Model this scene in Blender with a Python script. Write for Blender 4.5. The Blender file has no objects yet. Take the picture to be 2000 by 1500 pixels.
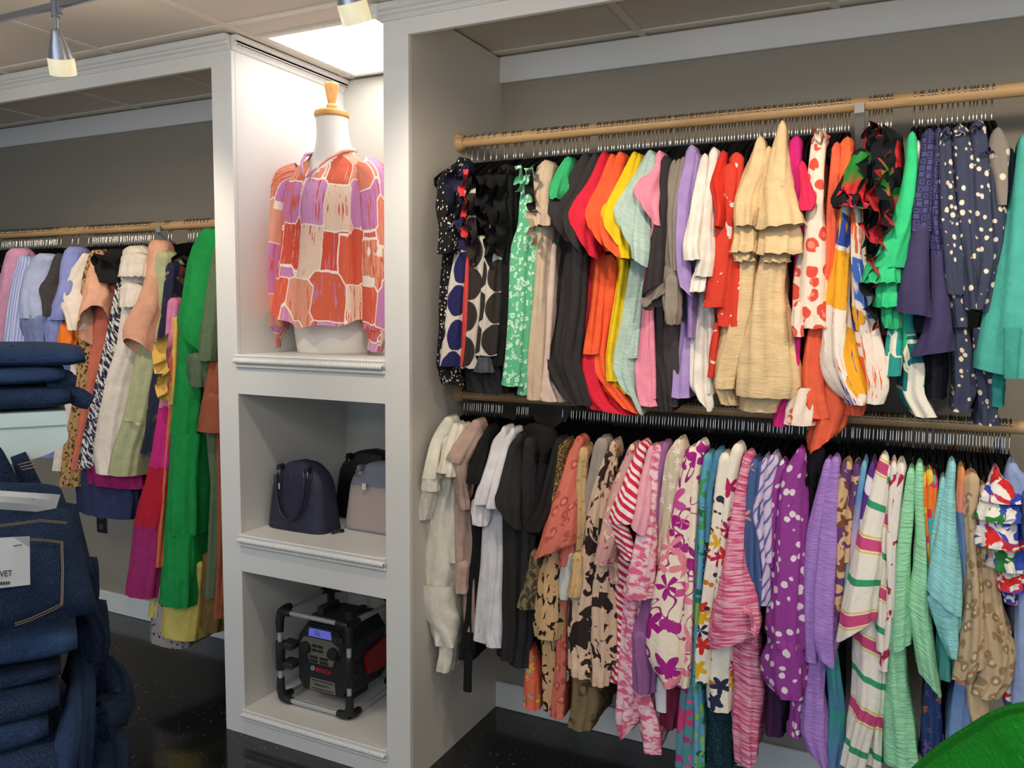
import bpy, math, random
import numpy as np
from mathutils import Vector, Matrix

# ------------------------------------------------------------------ camera
F_PX = 1605.8
YAW, PITCH, ROLL = (math.radians(a) for a in (26.16, -5.033, 0.473))
EYE = np.array([0.0, 0.0, 1.5])
FW = np.array([-math.sin(YAW)*math.cos(PITCH), math.cos(YAW)*math.cos(PITCH), math.sin(PITCH)])
_r = np.array([math.cos(YAW), math.sin(YAW), 0.0]); _u = np.cross(_r, FW)
RT = math.cos(ROLL)*_r + math.sin(ROLL)*_u
UP = -math.sin(ROLL)*_r + math.cos(ROLL)*_u
C = bpy.context.scene.collection
scene = bpy.context.scene
cam_data = bpy.data.cameras.new('camera'); cam = bpy.data.objects.new('camera', cam_data); C.objects.link(cam)
cam_data.sensor_width = 36.0; cam_data.lens = F_PX/2000*36.0; cam_data.clip_start = 0.05
M = Matrix.Identity(4)
for i in range(3):
    M[i][0], M[i][1], M[i][2], M[i][3] = RT[i], UP[i], -FW[i], EYE[i]
cam.matrix_world = M
scene.camera = cam

# ------------------------------------------------------------------ world, lights, exposure
world = bpy.data.worlds.new('world'); scene.world = world; world.use_nodes = True
world.node_tree.nodes['Background'].inputs[0].default_value = (0.80, 0.86, 1.0, 1)
world.node_tree.nodes['Background'].inputs[1].default_value = 0.25
vs = scene.view_settings
vs.view_transform = 'Standard'; vs.look = 'None'; vs.gamma = 1.0; vs.use_curve_mapping = False
vs.exposure = -0.18

def area_light(name, loc, sx, sy, watts, col, rot=(0, 0, 0)):
    d = bpy.data.lights.new(name, 'AREA'); d.shape = 'RECTANGLE'; d.size = sx; d.size_y = sy
    d.energy = watts; d.color = col
    o = bpy.data.objects.new(name, d); C.objects.link(o); o.location = loc; o.rotation_euler = rot
    return o
# unseen troffers (housings further down) and shop-front daylight, added to light the room
ADDED_TROFFERS = [(-2.33, -0.55), (-0.55, -0.55), (1.21, -0.55), (-2.33, -2.3), (-0.55, -2.3), (1.21, -2.3)]
for k, (tx, ty) in enumerate(ADDED_TROFFERS):
    area_light('added_troffer_lamp', (tx, ty, 2.388), 0.55, 1.1, 16, (1.0, 0.93, 0.84))
area_light('niche_lamp', (-1.72, 2.40, 2.388), 0.46, 0.44, 2.4, (1.0, 0.97, 0.93))
area_light('added_daylight', (-1.2, -3.45, 1.25), 3.6, 1.7, 52, (0.66, 0.83, 1.0), (math.radians(90), 0, 0))  # cool fill from an unseen shop front, added for the light

# ------------------------------------------------------------------ pixel helpers (a pixel gives a direction only)
def ray(px, py): return FW + RT*(px-1000)/F_PX - UP*(py-750)/F_PX
def at_y(px, py, Y): d = ray(px, py); return EYE + d*(Y/d[1])
def at_z(px, py, Z): d = ray(px, py); return EYE + d*((Z-1.5)/d[2])
def at_d(px, py, D): return EYE + ray(px, py)*D

# ------------------------------------------------------------------ material helpers
class NT:
    def __init__(s, name):
        s.m = bpy.data.materials.new(name); s.m.use_nodes = True
        s.t = s.m.node_tree; s.b = s.t.nodes['Principled BSDF']
    def n(s, typ, **kw):
        nd = s.t.nodes.new(typ)
        for k, v in kw.items(): setattr(nd, k, v)
        return nd
    def put(s, sock, v):
        if isinstance(v, bpy.types.NodeSocket): s.t.links.new(v, sock)
        elif v is not None:
            if hasattr(sock.default_value, '__len__') and not hasattr(v, '__len__'): v = (v,)*len(sock.default_value)
            if hasattr(v, '__len__') and len(v) == 3 and len(sock.default_value) == 4: v = (*v, 1)
            sock.default_value = v
    def math(s, op, a, b=None, c=None):
        nd = s.n('ShaderNodeMath', operation=op)
        for i, v in enumerate((a, b, c)): s.put(nd.inputs[i], v)
        return nd.outputs[0]
    def vmath(s, op, a, b=None):
        nd = s.n('ShaderNodeVectorMath', operation=op)
        s.put(nd.inputs[0], a); s.put(nd.inputs[1], b)
        return nd.outputs[0]
    def uv(s): return s.n('ShaderNodeUVMap', uv_map='UVMap').outputs[0]
    def obj(s): return s.n('ShaderNodeTexCoord').outputs['Object']
    def map(s, v, scale=(1, 1, 1), rot=0.0, loc=(0, 0, 0)):
        nd = s.n('ShaderNodeMapping'); s.put(nd.inputs[0], v)
        nd.inputs['Scale'].default_value = scale; nd.inputs['Rotation'].default_value = (0, 0, rot); nd.inputs['Location'].default_value = loc
        return nd.outputs[0]
    def noise(s, v, scale, detail=3, rough=0.5, dist=0.0, col=False):
        nd = s.n('ShaderNodeTexNoise'); s.put(nd.inputs['Vector'], v)
        nd.inputs['Scale'].default_value = scale; nd.inputs['Detail'].default_value = detail
        nd.inputs['Roughness'].default_value = rough; nd.inputs['Distortion'].default_value = dist
        return nd.outputs['Color' if col else 'Fac']
    def vor(s, v, scale, rnd=1.0, metric='EUCLIDEAN', feature='F1'):
        nd = s.n('ShaderNodeTexVoronoi', distance=metric, feature=feature); s.put(nd.inputs['Vector'], v)
        nd.inputs['Scale'].default_value = scale; nd.inputs['Randomness'].default_value = rnd
        return nd
    def warp(s, v, scale, amt):
        c = s.noise(v, scale, 2, 0.5, 0, True)
        c = s.vmath('SUBTRACT', c, (0.5, 0.5, 0.5))
        sc = s.n('ShaderNodeVectorMath', operation='SCALE'); s.put(sc.inputs[0], c); sc.inputs['Scale'].default_value = amt
        return s.vmath('ADD', v, sc.outputs[0])
    def step(s, a, lo, hi):
        nd = s.n('ShaderNodeMapRange', interpolation_type='SMOOTHSTEP'); s.put(nd.inputs[0], a)
        nd.inputs[1].default_value = lo; nd.inputs[2].default_value = hi
        return nd.outputs[0]
    def mix(s, f, a, b):
        nd = s.n('ShaderNodeMix', data_type='RGBA'); s.put(nd.inputs[0], f); s.put(nd.inputs[6], a); s.put(nd.inputs[7], b)
        return nd.outputs[2]
    def ramp(s, f, cols, const=True):
        nd = s.n('ShaderNodeValToRGB'); cr = nd.color_ramp; cr.interpolation = 'CONSTANT' if const else 'LINEAR'
        n = len(cols)
        while len(cr.elements) < n: cr.elements.new(0.5)
        for i, c in enumerate(cols):
            cr.elements[i].position = i/n if const else i/(n-1); cr.elements[i].color = (*c, 1)
        s.put(nd.inputs[0], f); return nd.outputs[0]
    def done(s, col, rough=0.8, metal=0.0, bump=None, bstr=0.3, bdist=0.002, spec=None, sheen=0.0):
        s.put(s.b.inputs['Base Color'], col); s.put(s.b.inputs['Roughness'], rough); s.put(s.b.inputs['Metallic'], metal)
        if spec is not None: s.b.inputs['Specular IOR Level'].default_value = spec
        if sheen: s.b.inputs['Sheen Weight'].default_value = sheen
        if bump is not None:
            bn = s.n('ShaderNodeBump'); s.put(bn.inputs['Height'], bump); bn.inputs['Strength'].default_value = bstr; bn.inputs['Distance'].default_value = bdist
            s.t.links.new(bn.outputs[0], s.b.inputs['Normal'])
        return s.m

def lin(c):
    """sRGB 0-255 or #hex -> linear"""
    if isinstance(c, str): c = tuple(int(c[i:i+2], 16) for i in (1, 3, 5))
    return tuple((x/255/12.92) if x/255 <= 0.04045 else ((x/255+0.055)/1.055)**2.4 for x in c)

_mc = {}
def cached(fn):
    def w(*a, **k):
        key = (fn.__name__, repr(a), repr(k))
        if key not in _mc: _mc[key] = fn(*a, **k)
        return _mc[key]
    return w
def cloth(T, col, rough=0.85, crinkle=0.0, spec=0.25):
    v = T.uv()
    if crinkle:
        h = T.noise(T.map(v, (30, 130, 1)), 1.0, 3, 0.6, 0.6)
        return T.done(col, rough, bump=h, bstr=min(1, crinkle*1.4), bdist=0.006, spec=spec)
    h = T.noise(T.map(v, (1.4, 0.8, 1), 0.25), 26, 5, 0.6, 0.9)
    return T.done(col, rough, bump=h, bstr=0.6, bdist=0.006, spec=spec)
@cached
def plain(c, crinkle=0.0, rough=0.85, spec=0.25, var=0.08):
    T = NT('cloth'); v = T.uv(); c = lin(c)
    n = T.noise(v, 25, 3)
    col = T.mix(T.step(n, 0.3, 0.7), tuple(x*(1-var) for x in c), tuple(min(1, x*(1+var)) for x in c))
    return cloth(T, col, rough, crinkle, spec)
@cached
def spots(bg, fg, scale, size=0.3, soft=0.03, stretch=1.0, rnd=1.0, rot=0.0, warp=0.0):
    T = NT('spotted'); v = T.map(T.uv(), (1, 1/stretch, 1), rot)
    if warp: v = T.warp(v, scale*0.8, warp)
    d = T.vor(v, scale, rnd).outputs['Distance']
    return cloth(T, T.mix(T.step(d, size-soft, size+soft), lin(fg), lin(bg)))
@cached
def giant(bg, fg, sc=14.0):
    T = NT('giant_dot'); v = T.map(T.uv(), (1, 0.72, 1))
    d = T.vor(v, sc, 0.12).outputs['Distance']
    return cloth(T, T.mix(T.step(d, 0.47, 0.5), lin(fg), lin(bg)))
@cached
def leopard(bg, ring, mid=None, scale=45.0, warp=0.012, stretch=1.3):
    T = NT('leopard'); v = T.warp(T.map(T.uv(), (1, 1/stretch, 1)), scale*0.9, warp)
    d = T.vor(v, scale, 0.9).outputs['Distance']
    gap = T.noise(v, scale*1.1, 1)
    r = T.math('MULTIPLY', T.step(d, 0.18, 0.24), T.math('SUBTRACT', 1.0, T.step(d, 0.40, 0.46)))
    r = T.math('MULTIPLY', r, T.step(gap, 0.36, 0.42))
    inner = T.math('SUBTRACT', 1.0, T.step(d, 0.18, 0.24))
    col = T.mix(inner, lin(bg), lin(mid or bg))
    return cloth(T, T.mix(r, col, lin(ring)))
@cached
def blotch(bg, fg, scale=18.0, thr=0.55, fg2=None, stretch=1.4, soft=0.015):
    T = NT('blotched'); v = T.map(T.uv(), (1, 1/stretch, 1))
    n = T.noise(v, scale, 2, 0.55, 0.8)
    f = fg if fg2 is None else None
    cf = lin(fg) if fg2 is None else T.mix(T.step(T.noise(v, scale*0.5, 1), 0.45, 0.55), lin(fg), lin(fg2))
    return cloth(T, T.mix(T.step(n, thr-soft, thr+soft), lin(bg), cf))
@cached
def streak(c1, c2, sx=18.0, sy=160.0, rot=0.3, lo=0.4, hi=0.6, c3=None):
    T = NT('streaked'); v = T.map(T.uv(), (1, 1, 1), rot); v = T.map(v, (sx, sy, 1))
    n = T.noise(v, 1.0, 3, 0.6, 0.4)
    col = T.mix(T.step(n, lo, hi), lin(c1), lin(c2))
    if c3: col = T.mix(T.step(T.noise(T.uv(), 9, 2), 0.45, 0.6), col, lin(c3))
    return cloth(T, col)
@cached
def floral(bg, cols, scale=14.0, size=0.42, petals=5, leaf=None, rnd=0.85, stem=None):
    T = NT('floral'); v = T.uv()
    vv = T.warp(v, 9, 0.012)
    col = lin(bg)
    if stem:
        w = T.noise(T.map(v, (10, 7, 1)), 1.0, 1, 0.4, 1.5)
        line = T.math('SUBTRACT', 1.0, T.step(T.math('ABSOLUTE', T.math('SUBTRACT', w, 0.5)), 0.008, 0.016))
        col = T.mix(line, col, lin(stem))
    def layer(col, sc, sz, pals, cset, off, thr):
        p = T.map(vv, (1, 1, 1), 0.4+off, (off, off*0.7, 0))
        nd = T.vor(p, sc, rnd)
        sv = T.n('ShaderNodeVectorMath', operation='SCALE'); T.put(sv.inputs[0], p); sv.inputs['Scale'].default_value = sc
        loc = T.vmath('SUBTRACT', sv.outputs[0], None); nd2 = loc.node
        pv = T.n('ShaderNodeVectorMath', operation='SCALE'); T.t.links.new(nd.outputs['Position'], pv.inputs[0]); pv.inputs['Scale'].default_value = sc
        T.t.links.new(pv.outputs[0], nd2.inputs[1])
        sx = T.n('ShaderNodeSeparateXYZ'); T.put(sx.inputs[0], loc)
        th = T.math('ARCTAN2', sx.outputs[1], sx.outputs[0])
        rad = T.math('MULTIPLY_ADD', T.math('COSINE', T.math('MULTIPLY', th, float(pals))), 0.28*sz, 0.72*sz)
        ins = T.math('SUBTRACT', 1.0, T.step(T.math('SUBTRACT', nd.outputs['Distance'], rad), -0.02, 0.02))
        sc_ = T.n('ShaderNodeSeparateColor'); T.t.links.new(nd.outputs['Color'], sc_.inputs[0])
        ins = T.math('MULTIPLY', ins, T.step(sc_.outputs[1], thr, thr+0.02))
        cc = T.ramp(sc_.outputs[0], [lin(c) for c in cset])
        return T.mix(ins, col, cc)
    if leaf: col = layer(col, scale*1.3, size*0.8, 2, leaf, 3.1, 0.25)
    col = layer(col, scale, size, petals, cols, 0.0, 0.12)
    return cloth(T, col)
@cached
def stripes(bg, bands, rot=0.0, period=0.12):
    """bands: list of (centre, halfwidth, colour) in 0..1 of the period"""
    T = NT('striped'); v = T.map(T.uv(), (1, 1, 1), rot)
    s = T.n('ShaderNodeSeparateXYZ'); T.put(s.inputs[0], v)
    f = T.math('FRACT', T.math('DIVIDE', s.outputs[1], period))
    col = lin(bg)
    for c, hw, cc in bands:
        d = T.math('ABSOLUTE', T.math('SUBTRACT', f, c))
        col = T.mix(T.math('SUBTRACT', 1.0, T.step(d, hw*0.92, hw*1.08)), col, lin(cc))
    return cloth(T, col)
@cached
def brush(cols, scale=9.0, edge='#e8ddd0', ew=0.0, streaky=0.5, stretch=1.3, rot=0.0, rnd=0.75):
    """flat brush-stroke patches"""
    T = NT('brushed'); v = T.map(T.uv(), (1, 1/stretch, 1), rot); v = T.warp(v, 16, 0.012)
    nd = T.vor(v, scale, rnd, 'CHEBYCHEV')
    sc = T.n('ShaderNodeSeparateColor'); T.t.links.new(nd.outputs['Color'], sc.inputs[0])
    st = T.noise(T.map(T.uv(), (120, 10, 1)), 1.0, 3, 0.6)
    f = T.math('ADD', sc.outputs[0], T.math('MULTIPLY', T.math('SUBTRACT', st, 0.5), 0.35*streaky))
    col = T.ramp(f, [lin(c) for c in cols])
    if ew:
        e = T.vor(v, scale, rnd, 'CHEBYCHEV', 'F2').outputs['Distance']
        dd = T.math('SUBTRACT', e, nd.outputs['Distance'])
        col = T.mix(T.math('SUBTRACT', 1.0, T.step(dd, ew, ew*1.5)), col, lin(edge))
    return cloth(T, col)
@cached
def ombre(cols, length=0.5, blot=0.25):
    T = NT('ombre'); v = T.uv()
    s = T.n('ShaderNodeSeparateXYZ'); T.put(s.inputs[0], v)
    f = T.math('FRACT', T.math('DIVIDE', s.outputs[1], length))
    f = T.math('ADD', f, T.math('MULTIPLY', T.math('SUBTRACT', T.noise(v, 14, 3), 0.5), blot))
    return cloth(T, T.ramp(f, [lin(c) for c in cols], False))
@cached
def feather(c1, c2, c3, rot=0.5):
    T = NT('feathered'); v = T.map(T.uv(), (1, 1, 1), rot)
    w = T.n('ShaderNodeTexWave'); T.put(w.inputs['Vector'], T.warp(v, 12, 0.03)); w.inputs['Scale'].default_value = 16; w.inputs['Distortion'].default_value = 2.5
    return cloth(T, T.ramp(w.outputs['Fac'], [lin(c1), lin(c2), lin(c3), lin(c2)], False))
@cached
def lace(c1, c2, scale=70.0):
    T = NT('lace'); v = T.uv()
    d = T.vor(v, scale, 0.35, 'CHEBYCHEV').outputs['Distance']
    r = T.math('FRACT', T.math('MULTIPLY', d, 3.0))
    return cloth(T, T.mix(T.step(r, 0.45, 0.6), lin(c1), lin(c2)))
@cached
def denim(c, c2):
    T = NT('denim'); v = T.uv()
    n = T.noise(v, 9, 4, 0.6)
    g = T.noise(T.map(v, (900, 300, 1)), 1.0, 2, 0.6)
    col = T.mix(T.step(n, 0.3, 0.75), lin(c), lin(c2))
    col = T.mix(T.math('MULTIPLY', T.step(g, 0.35, 0.8), 0.35), col, lin((80, 108, 150)))
    h = T.math('ADD', T.noise(v, 22, 4, 0.65, 0.8), T.math('MULTIPLY', g, 0.15))
    return T.done(col, 0.9, bump=h, bstr=0.8, bdist=0.010, spec=0.12)
@cached
def paint(c, rough=0.45, bumpy=0.12):
    T = NT('paint'); v = T.obj(); c = lin(c)
    n = T.noise(v, 3.0, 4, 0.6)
    col = T.mix(T.step(n, 0.3, 0.7), tuple(x*0.97 for x in c), c)
    return T.done(col, rough, bump=T.noise(v, 120, 3, 0.6), bstr=bumpy, bdist=0.002, spec=0.35)
@cached
def solid(c, rough=0.5, metal=0.0, spec=0.5):
    T = NT('solid'); v = T.obj(); c = lin(c)
    n = T.noise(v, 40, 3)
    return T.done(T.mix(n, tuple(x*0.94 for x in c), c), rough, metal, spec=spec)
@cached
def wood(c1, c2, axis=0, rough=0.45):
    T = NT('wood'); sc = [40, 40, 40]; sc[axis] = 3
    n = T.noise(T.map(T.obj(), tuple(sc)), 1.0, 4, 0.6, 0.5)
    return T.done(T.mix(T.step(n, 0.3, 0.7), lin(c1), lin(c2)), rough, spec=0.4)
@cached
def emit(c, strength):
    T = NT('glow'); T.put(T.b.inputs['Emission Color'], lin(c)); T.b.inputs['Emission Strength'].default_value = strength
    return T.done(lin(c), 0.5)

# ------------------------------------------------------------------ mesh helpers
rng = random.Random(7)
def mesh(name, V, Fc, mat, uv=None, smooth=False):
    me = bpy.data.meshes.new(name)
    me.from_pydata([tuple(map(float, v)) for v in V], [], [tuple(map(int, f)) for f in Fc])
    if uv is not None:
        l = me.uv_layers.new(name='UVMap'); idx = np.empty(len(me.loops), dtype=np.int32); me.loops.foreach_get('vertex_index', idx)
        l.data.foreach_set('uv', np.asarray(uv, dtype=np.float32)[idx].ravel())
    if smooth: me.polygons.foreach_set('use_smooth', [True]*len(me.polygons))
    if mat: me.materials.append(mat)
    me.update(); return me
def link(name, me, parent=None, loc=None, rot=None):
    o = bpy.data.objects.new(name, me); C.objects.link(o)
    if parent: o.parent = parent
    if loc is not None: o.location = loc
    if rot is not None: o.rotation_euler = rot
    return o
def base_of(p):
    b = np.zeros(3)
    while p is not None: b += np.array(p.location); p = p.parent
    return b
def obj(name, V, Fc, mat, parent=None, uv=None, smooth=False):
    """V in world space; parents are only ever translated here"""
    V = np.asarray(V, dtype=float)
    return link(name, mesh(name, V-base_of(parent), Fc, mat, uv, smooth), parent)
def thing(name, label, cat, loc=(0, 0, 0), group=None, rotz=0.0):
    o = bpy.data.objects.new(name, None); C.objects.link(o); o.location = loc; o.empty_display_size = 0.05
    o.rotation_euler = (0, 0, rotz)
    return tag(o, label, cat, group)
def tag(o, label=None, cat=None, group=None, kind=None):
    if label: o['label'] = label
    if cat: o['category'] = cat
    if group: o['group'] = group
    if kind: o['kind'] = kind
    return o
class MB:
    def __init__(s): s.V = []; s.F = []
    def add(s, V, Fc):
        o = len(s.V); s.V += [tuple(v) for v in V]; s.F += [tuple(i+o for i in f) for f in Fc]; return s
    def box(s, x0, x1, y0, y1, z0, z1, bev=0.0):
        if bev <= 0:
            V = [(x, y, z) for z in (z0, z1) for y in (y0, y1) for x in (x0, x1)]
            return s.add(V, [(0, 2, 3, 1), (4, 5, 7, 6), (0, 1, 5, 4), (2, 6, 7, 3), (0, 4, 6, 2), (1, 3, 7, 5)])
        b = bev
        V = []
        for ix in (0, 1):
            for iy in (0, 1):
                for iz in (0, 1):
                    x, y, z = (x0, x1)[ix], (y0, y1)[iy], (z0, z1)[iz]; sx, sy, sz = (b, -b)[ix], (b, -b)[iy], (b, -b)[iz]
                    V += [(x, y+sy, z+sz), (x+sx, y, z+sz), (x+sx, y+sy, z)]
        def c(ix, iy, iz, k): return (ix*4+iy*2+iz)*3+k
        Fc = [(c(0,0,0,0), c(0,0,1,0), c(0,1,1,0), c(0,1,0,0)), (c(1,0,0,0), c(1,1,0,0), c(1,1,1,0), c(1,0,1,0)),
              (c(0,0,0,1), c(1,0,0,1), c(1,0,1,1), c(0,0,1,1)), (c(0,1,0,1), c(0,1,1,1), c(1,1,1,1), c(1,1,0,1)),
              (c(0,0,0,2), c(0,1,0,2), c(1,1,0,2), c(1,0,0,2)), (c(0,0,1,2), c(1,0,1,2), c(1,1,1,2), c(0,1,1,2))]
        for a in (0, 1):
            for d in (0, 1):
                Fc += [(c(a,d,0,0), c(a,d,1,0), c(a,d,1,1), c(a,d,0,1)), (c(a,0,d,0), c(a,1,d,0), c(a,1,d,2), c(a,0,d,2)), (c(0,a,d,1), c(1,a,d,1), c(1,a,d,2), c(0,a,d,2))]
                for e in (0, 1): Fc.append((c(a,d,e,0), c(a,d,e,1), c(a,d,e,2)))
        return s.add(V, Fc)
    def tube(s, pts, rad, n=8, caps=True, close=False):
        P = [np.array(p, float) for p in pts]; m = len(P)
        R = rad if hasattr(rad, '__len__') else [rad]*m
        V = []; ref = None
        for i in range(m):
            t = (P[(i+1) % m]-P[i-1]) if close else (P[min(i+1, m-1)]-P[max(i-1, 0)])
            t = t/(np.linalg.norm(t)+1e-12)
            if ref is None:
                ref = np.array([0, 0, 1.0]) if abs(t[2]) < 0.9 else np.array([1.0, 0, 0])
            a = np.cross(t, ref); a /= np.linalg.norm(a)+1e-12; b = np.cross(a, t); ref = b
            for k in range(n):
                th = 2*math.pi*k/n
                V.append(P[i]+R[i]*(math.cos(th)*a+math.sin(th)*b))
        Fc = []
        for i in range(m if close else m-1):
            j = (i+1) % m
            for k in range(n): Fc.append((i*n+k, i*n+(k+1) % n, j*n+(k+1) % n, j*n+k))
        if caps and not close: Fc += [tuple(range(n))[::-1], tuple((m-1)*n+k for k in range(n))]
        return s.add(V, Fc)
    def lathe(s, prof, c=(0, 0, 0), n=24, sx=1.0, sy=1.0):
        V = []; Fc = []
        for r, z in prof:
            for k in range(n): th = 2*math.pi*k/n; V.append((c[0]+r*sx*math.cos(th), c[1]+r*sy*math.sin(th), c[2]+z))
        m = len(prof)
        for i in range(m-1):
            for k in range(n): Fc.append((i*n+k, i*n+(k+1) % n, (i+1)*n+(k+1) % n, (i+1)*n+k))
        Fc += [tuple(range(n))[::-1], tuple((m-1)*n+k for k in range(n))]
        return s.add(V, Fc)
    def extrude(s, poly, a, b, fn):
        """poly: 2D outline; fn(p, q, t) -> xyz, swept from t=a to t=b"""
        n = len(poly)
        V = [fn(p[0], p[1], a) for p in poly]+[fn(p[0], p[1], b) for p in poly]
        Fc = [tuple(range(n))[::-1], tuple(range(n, 2*n))]+[(i, (i+1) % n, n+(i+1) % n, n+i) for i in range(n)]
        return s.add(V, Fc)
    def out(s, name, mat, parent=None, smooth=False, xf=None):
        V = np.array(s.V, float)
        if xf is not None: V = V @ np.array(xf[0]).T + np.array(xf[1])
        return obj(name, V, s.F, mat, parent, None, smooth)
def smooth_angle(o, deg=40):
    me = o.data
    me.polygons.foreach_set('use_smooth', [True]*len(me.polygons))
    try: me.set_sharp_from_angle(angle=math.radians(deg))
    except Exception: pass
    return o
def text_mesh(name, body, size, mat, parent, origin, ex, ey, bold=0.0, align='LEFT'):
    cu = bpy.data.curves.new(name, 'FONT'); cu.body = body; cu.size = size; cu.offset = bold; cu.align_x = align
    t = bpy.data.objects.new(name, cu); C.objects.link(t)
    dg = bpy.context.evaluated_depsgraph_get(); me = bpy.data.meshes.new_from_object(t.evaluated_get(dg))
    bpy.data.objects.remove(t)
    ex, ey = np.array(ex, float), np.array(ey, float); b = base_of(parent); origin = np.array(origin, float)
    for v in me.vertices: v.co = Vector(origin + ex*v.co.x + ey*v.co.y - b)
    me.materials.clear(); me.materials.append(mat)
    return link(name, me, parent)
# ------------------------------------------------------------------ the room
X_A0, X_A1, X_B0, X_B1 = -2.16, -2.07, -1.4655, -1.3763
Y_F, Y_B = 2.0935, 2.6986
Z_BAND, Z_C = 2.306, 2.4012
Z_S = (1.3472, 0.7268, 0.0992)
Y_R = 2.39
ROD_Z = {'U': 2.049, 'L': 1.222, 'A': 1.831}
ROOM = (-6.2, 2.6, -3.6, Y_B)
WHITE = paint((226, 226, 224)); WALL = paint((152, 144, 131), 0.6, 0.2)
T = NT('vinyl_floor'); v = T.obj()
fl = T.vor(T.map(T.warp(v, 60, 0.01), (1, 1.8, 1), 0.5), 42, 1.0); sc_ = T.n('ShaderNodeSeparateColor'); T.t.links.new(fl.outputs['Color'], sc_.inputs[0])
fleck = T.math('MULTIPLY', T.math('SUBTRACT', 1.0, T.step(fl.outputs['Distance'], 0.10, 0.2)), T.step(sc_.outputs[0], 0.55, 0.6))
big = T.step(T.noise(v, 2.2, 2), 0.42, 0.62)
FLOOR = T.done(T.mix(T.math('MULTIPLY', fleck, T.math('MULTIPLY_ADD', big, 0.75, 0.25)), lin((26, 27, 30)), lin((150, 148, 138))), T.math('MULTIPLY_ADD', T.noise(v, 30, 3), 0.14, 0.06), spec=0.7,
               bump=T.noise(v, 70, 3), bstr=0.12, bdist=0.002)
x0, x1, y0, y1 = ROOM
tag(MB().box(x0, x1, y0, y1+0.1, -0.05, 0).out('floor', FLOOR), kind='structure')
CEIL = paint((214, 205, 192), 0.8, 0.35)
ceil = tag(MB().box(x0, x1, y0, y1+0.1, Z_C+0.03, Z_C+0.08).out('ceiling', CEIL), kind='structure')
GX = [-2.62-0.59*6+0.59*i for i in range(15)]; GY = [2.64-0.61*i for i in range(11)]
GX = [g for g in GX if g > x0] ; GX = [x0]+GX+[x1]
GX = [g for i, g in enumerate(GX) if i == 0 or g-GX[i-1] > 0.05]
GY = [Y_B]+GY; GY = [g for g in GY if g > y0]+[y0]
TR = set()
for i in range(len(GX)-1):
    for j in range(len(GY)-1):
        xa, xb, yb, ya = GX[i], GX[i+1], GY[j], GY[j+1]
        cx, cy = (xa+xb)/2, (ya+yb)/2
        if yb-ya < 0.03: continue
        if -2.05 < cx < -1.44 and 2.0 < cy < 2.65:
            MB().box(xa+0.011, xb-0.011, ya+0.011, 2.142, Z_C+0.002, Z_C+0.026, 0.002).out('ceiling_tile', CEIL, ceil); continue      # the light panel over the niche
        if any(abs(cx-tx) < 0.32 and abs(cy-ty) < 0.62 for tx, ty in ADDED_TROFFERS) and False: continue
        MB().box(xa+0.011, xb-0.011, ya+0.011, yb-0.011, Z_C+0.004, Z_C+0.028, 0.002).out('ceiling_tile', CEIL, ceil)
BAR = solid((222, 216, 205), 0.5)
for g in GX[1:-1]: MB().box(g-0.012, g+0.012, y0, y1, Z_C, Z_C+0.006).out('ceiling_grid_bar', BAR, ceil)
for g in GY[1:-1]: MB().box(x0, x1, g-0.012, g+0.012, Z_C-0.0005, Z_C+0.0055).out('ceiling_grid_bar', BAR, ceil)
tag(MB().box(x0, x1, y1, y1+0.1, 0, Z_C+0.03).out('wall_back', WALL), kind='structure')
tag(MB().box(x0-0.1, x0, y0, y1, 0, Z_C+0.03).out('wall_left', WHITE), kind='structure')
tag(MB().box(x1, x1+0.1, y0, y1, 0, Z_C+0.03).out('wall_right', WHITE), kind='structure')
wf = tag(MB().box(x0, -3.1, y0-0.1, y0, 0, Z_C+0.03).box(0.7, x1, y0-0.1, y0, 0, Z_C+0.03).box(-3.1, 0.7, y0-0.1, y0, 0, 0.3).box(-3.1, 0.7, y0-0.1, y0, 2.2, Z_C+0.03).out('wall_front', WHITE), kind='structure')
wn = tag(MB().box(-3.1, 0.7, y0-0.08, y0-0.02, 0.3, 0.36).box(-3.1, 0.7, y0-0.08, y0-0.02, 2.14, 2.2).box(-3.1, -3.04, y0-0.08, y0-0.02, 0.36, 2.14).box(0.64, 0.7, y0-0.08, y0-0.02, 0.36, 2.14).box(-1.23, -1.17, y0-0.08, y0-0.02, 0.36, 2.14).out('added_window_1', solid((60, 60, 62), 0.4)), kind='structure')  # unseen frame, added to go with the cool fill light
for a, b in ((-3.04, -1.23), (-1.17, 0.64)):
    MB().box(a, b, y0-0.055, y0-0.048, 0.36, 2.14).out('pane', emit((170, 205, 255), 0.6), wn)  # panes glow as part of the added daylight
# boards along the top and foot of the back wall, either side of the niche
for n_, (a, b) in (('trim_1', (x0, X_A0)), ('trim_2', (X_B1, x1))):
    tag(MB().box(a, b, Y_B-0.02, Y_B, 2.310, Z_C-0.001, 0.002).out(n_, WHITE), kind='structure')
for n_, (a, b) in (('baseboard_left', (x0, X_A0)), ('baseboard_right', (X_B1, x1))):
    tag(MB().box(a, b, Y_B-0.018, Y_B, 0, 0.10, 0.003).out(n_, WHITE), kind='structure')
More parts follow.
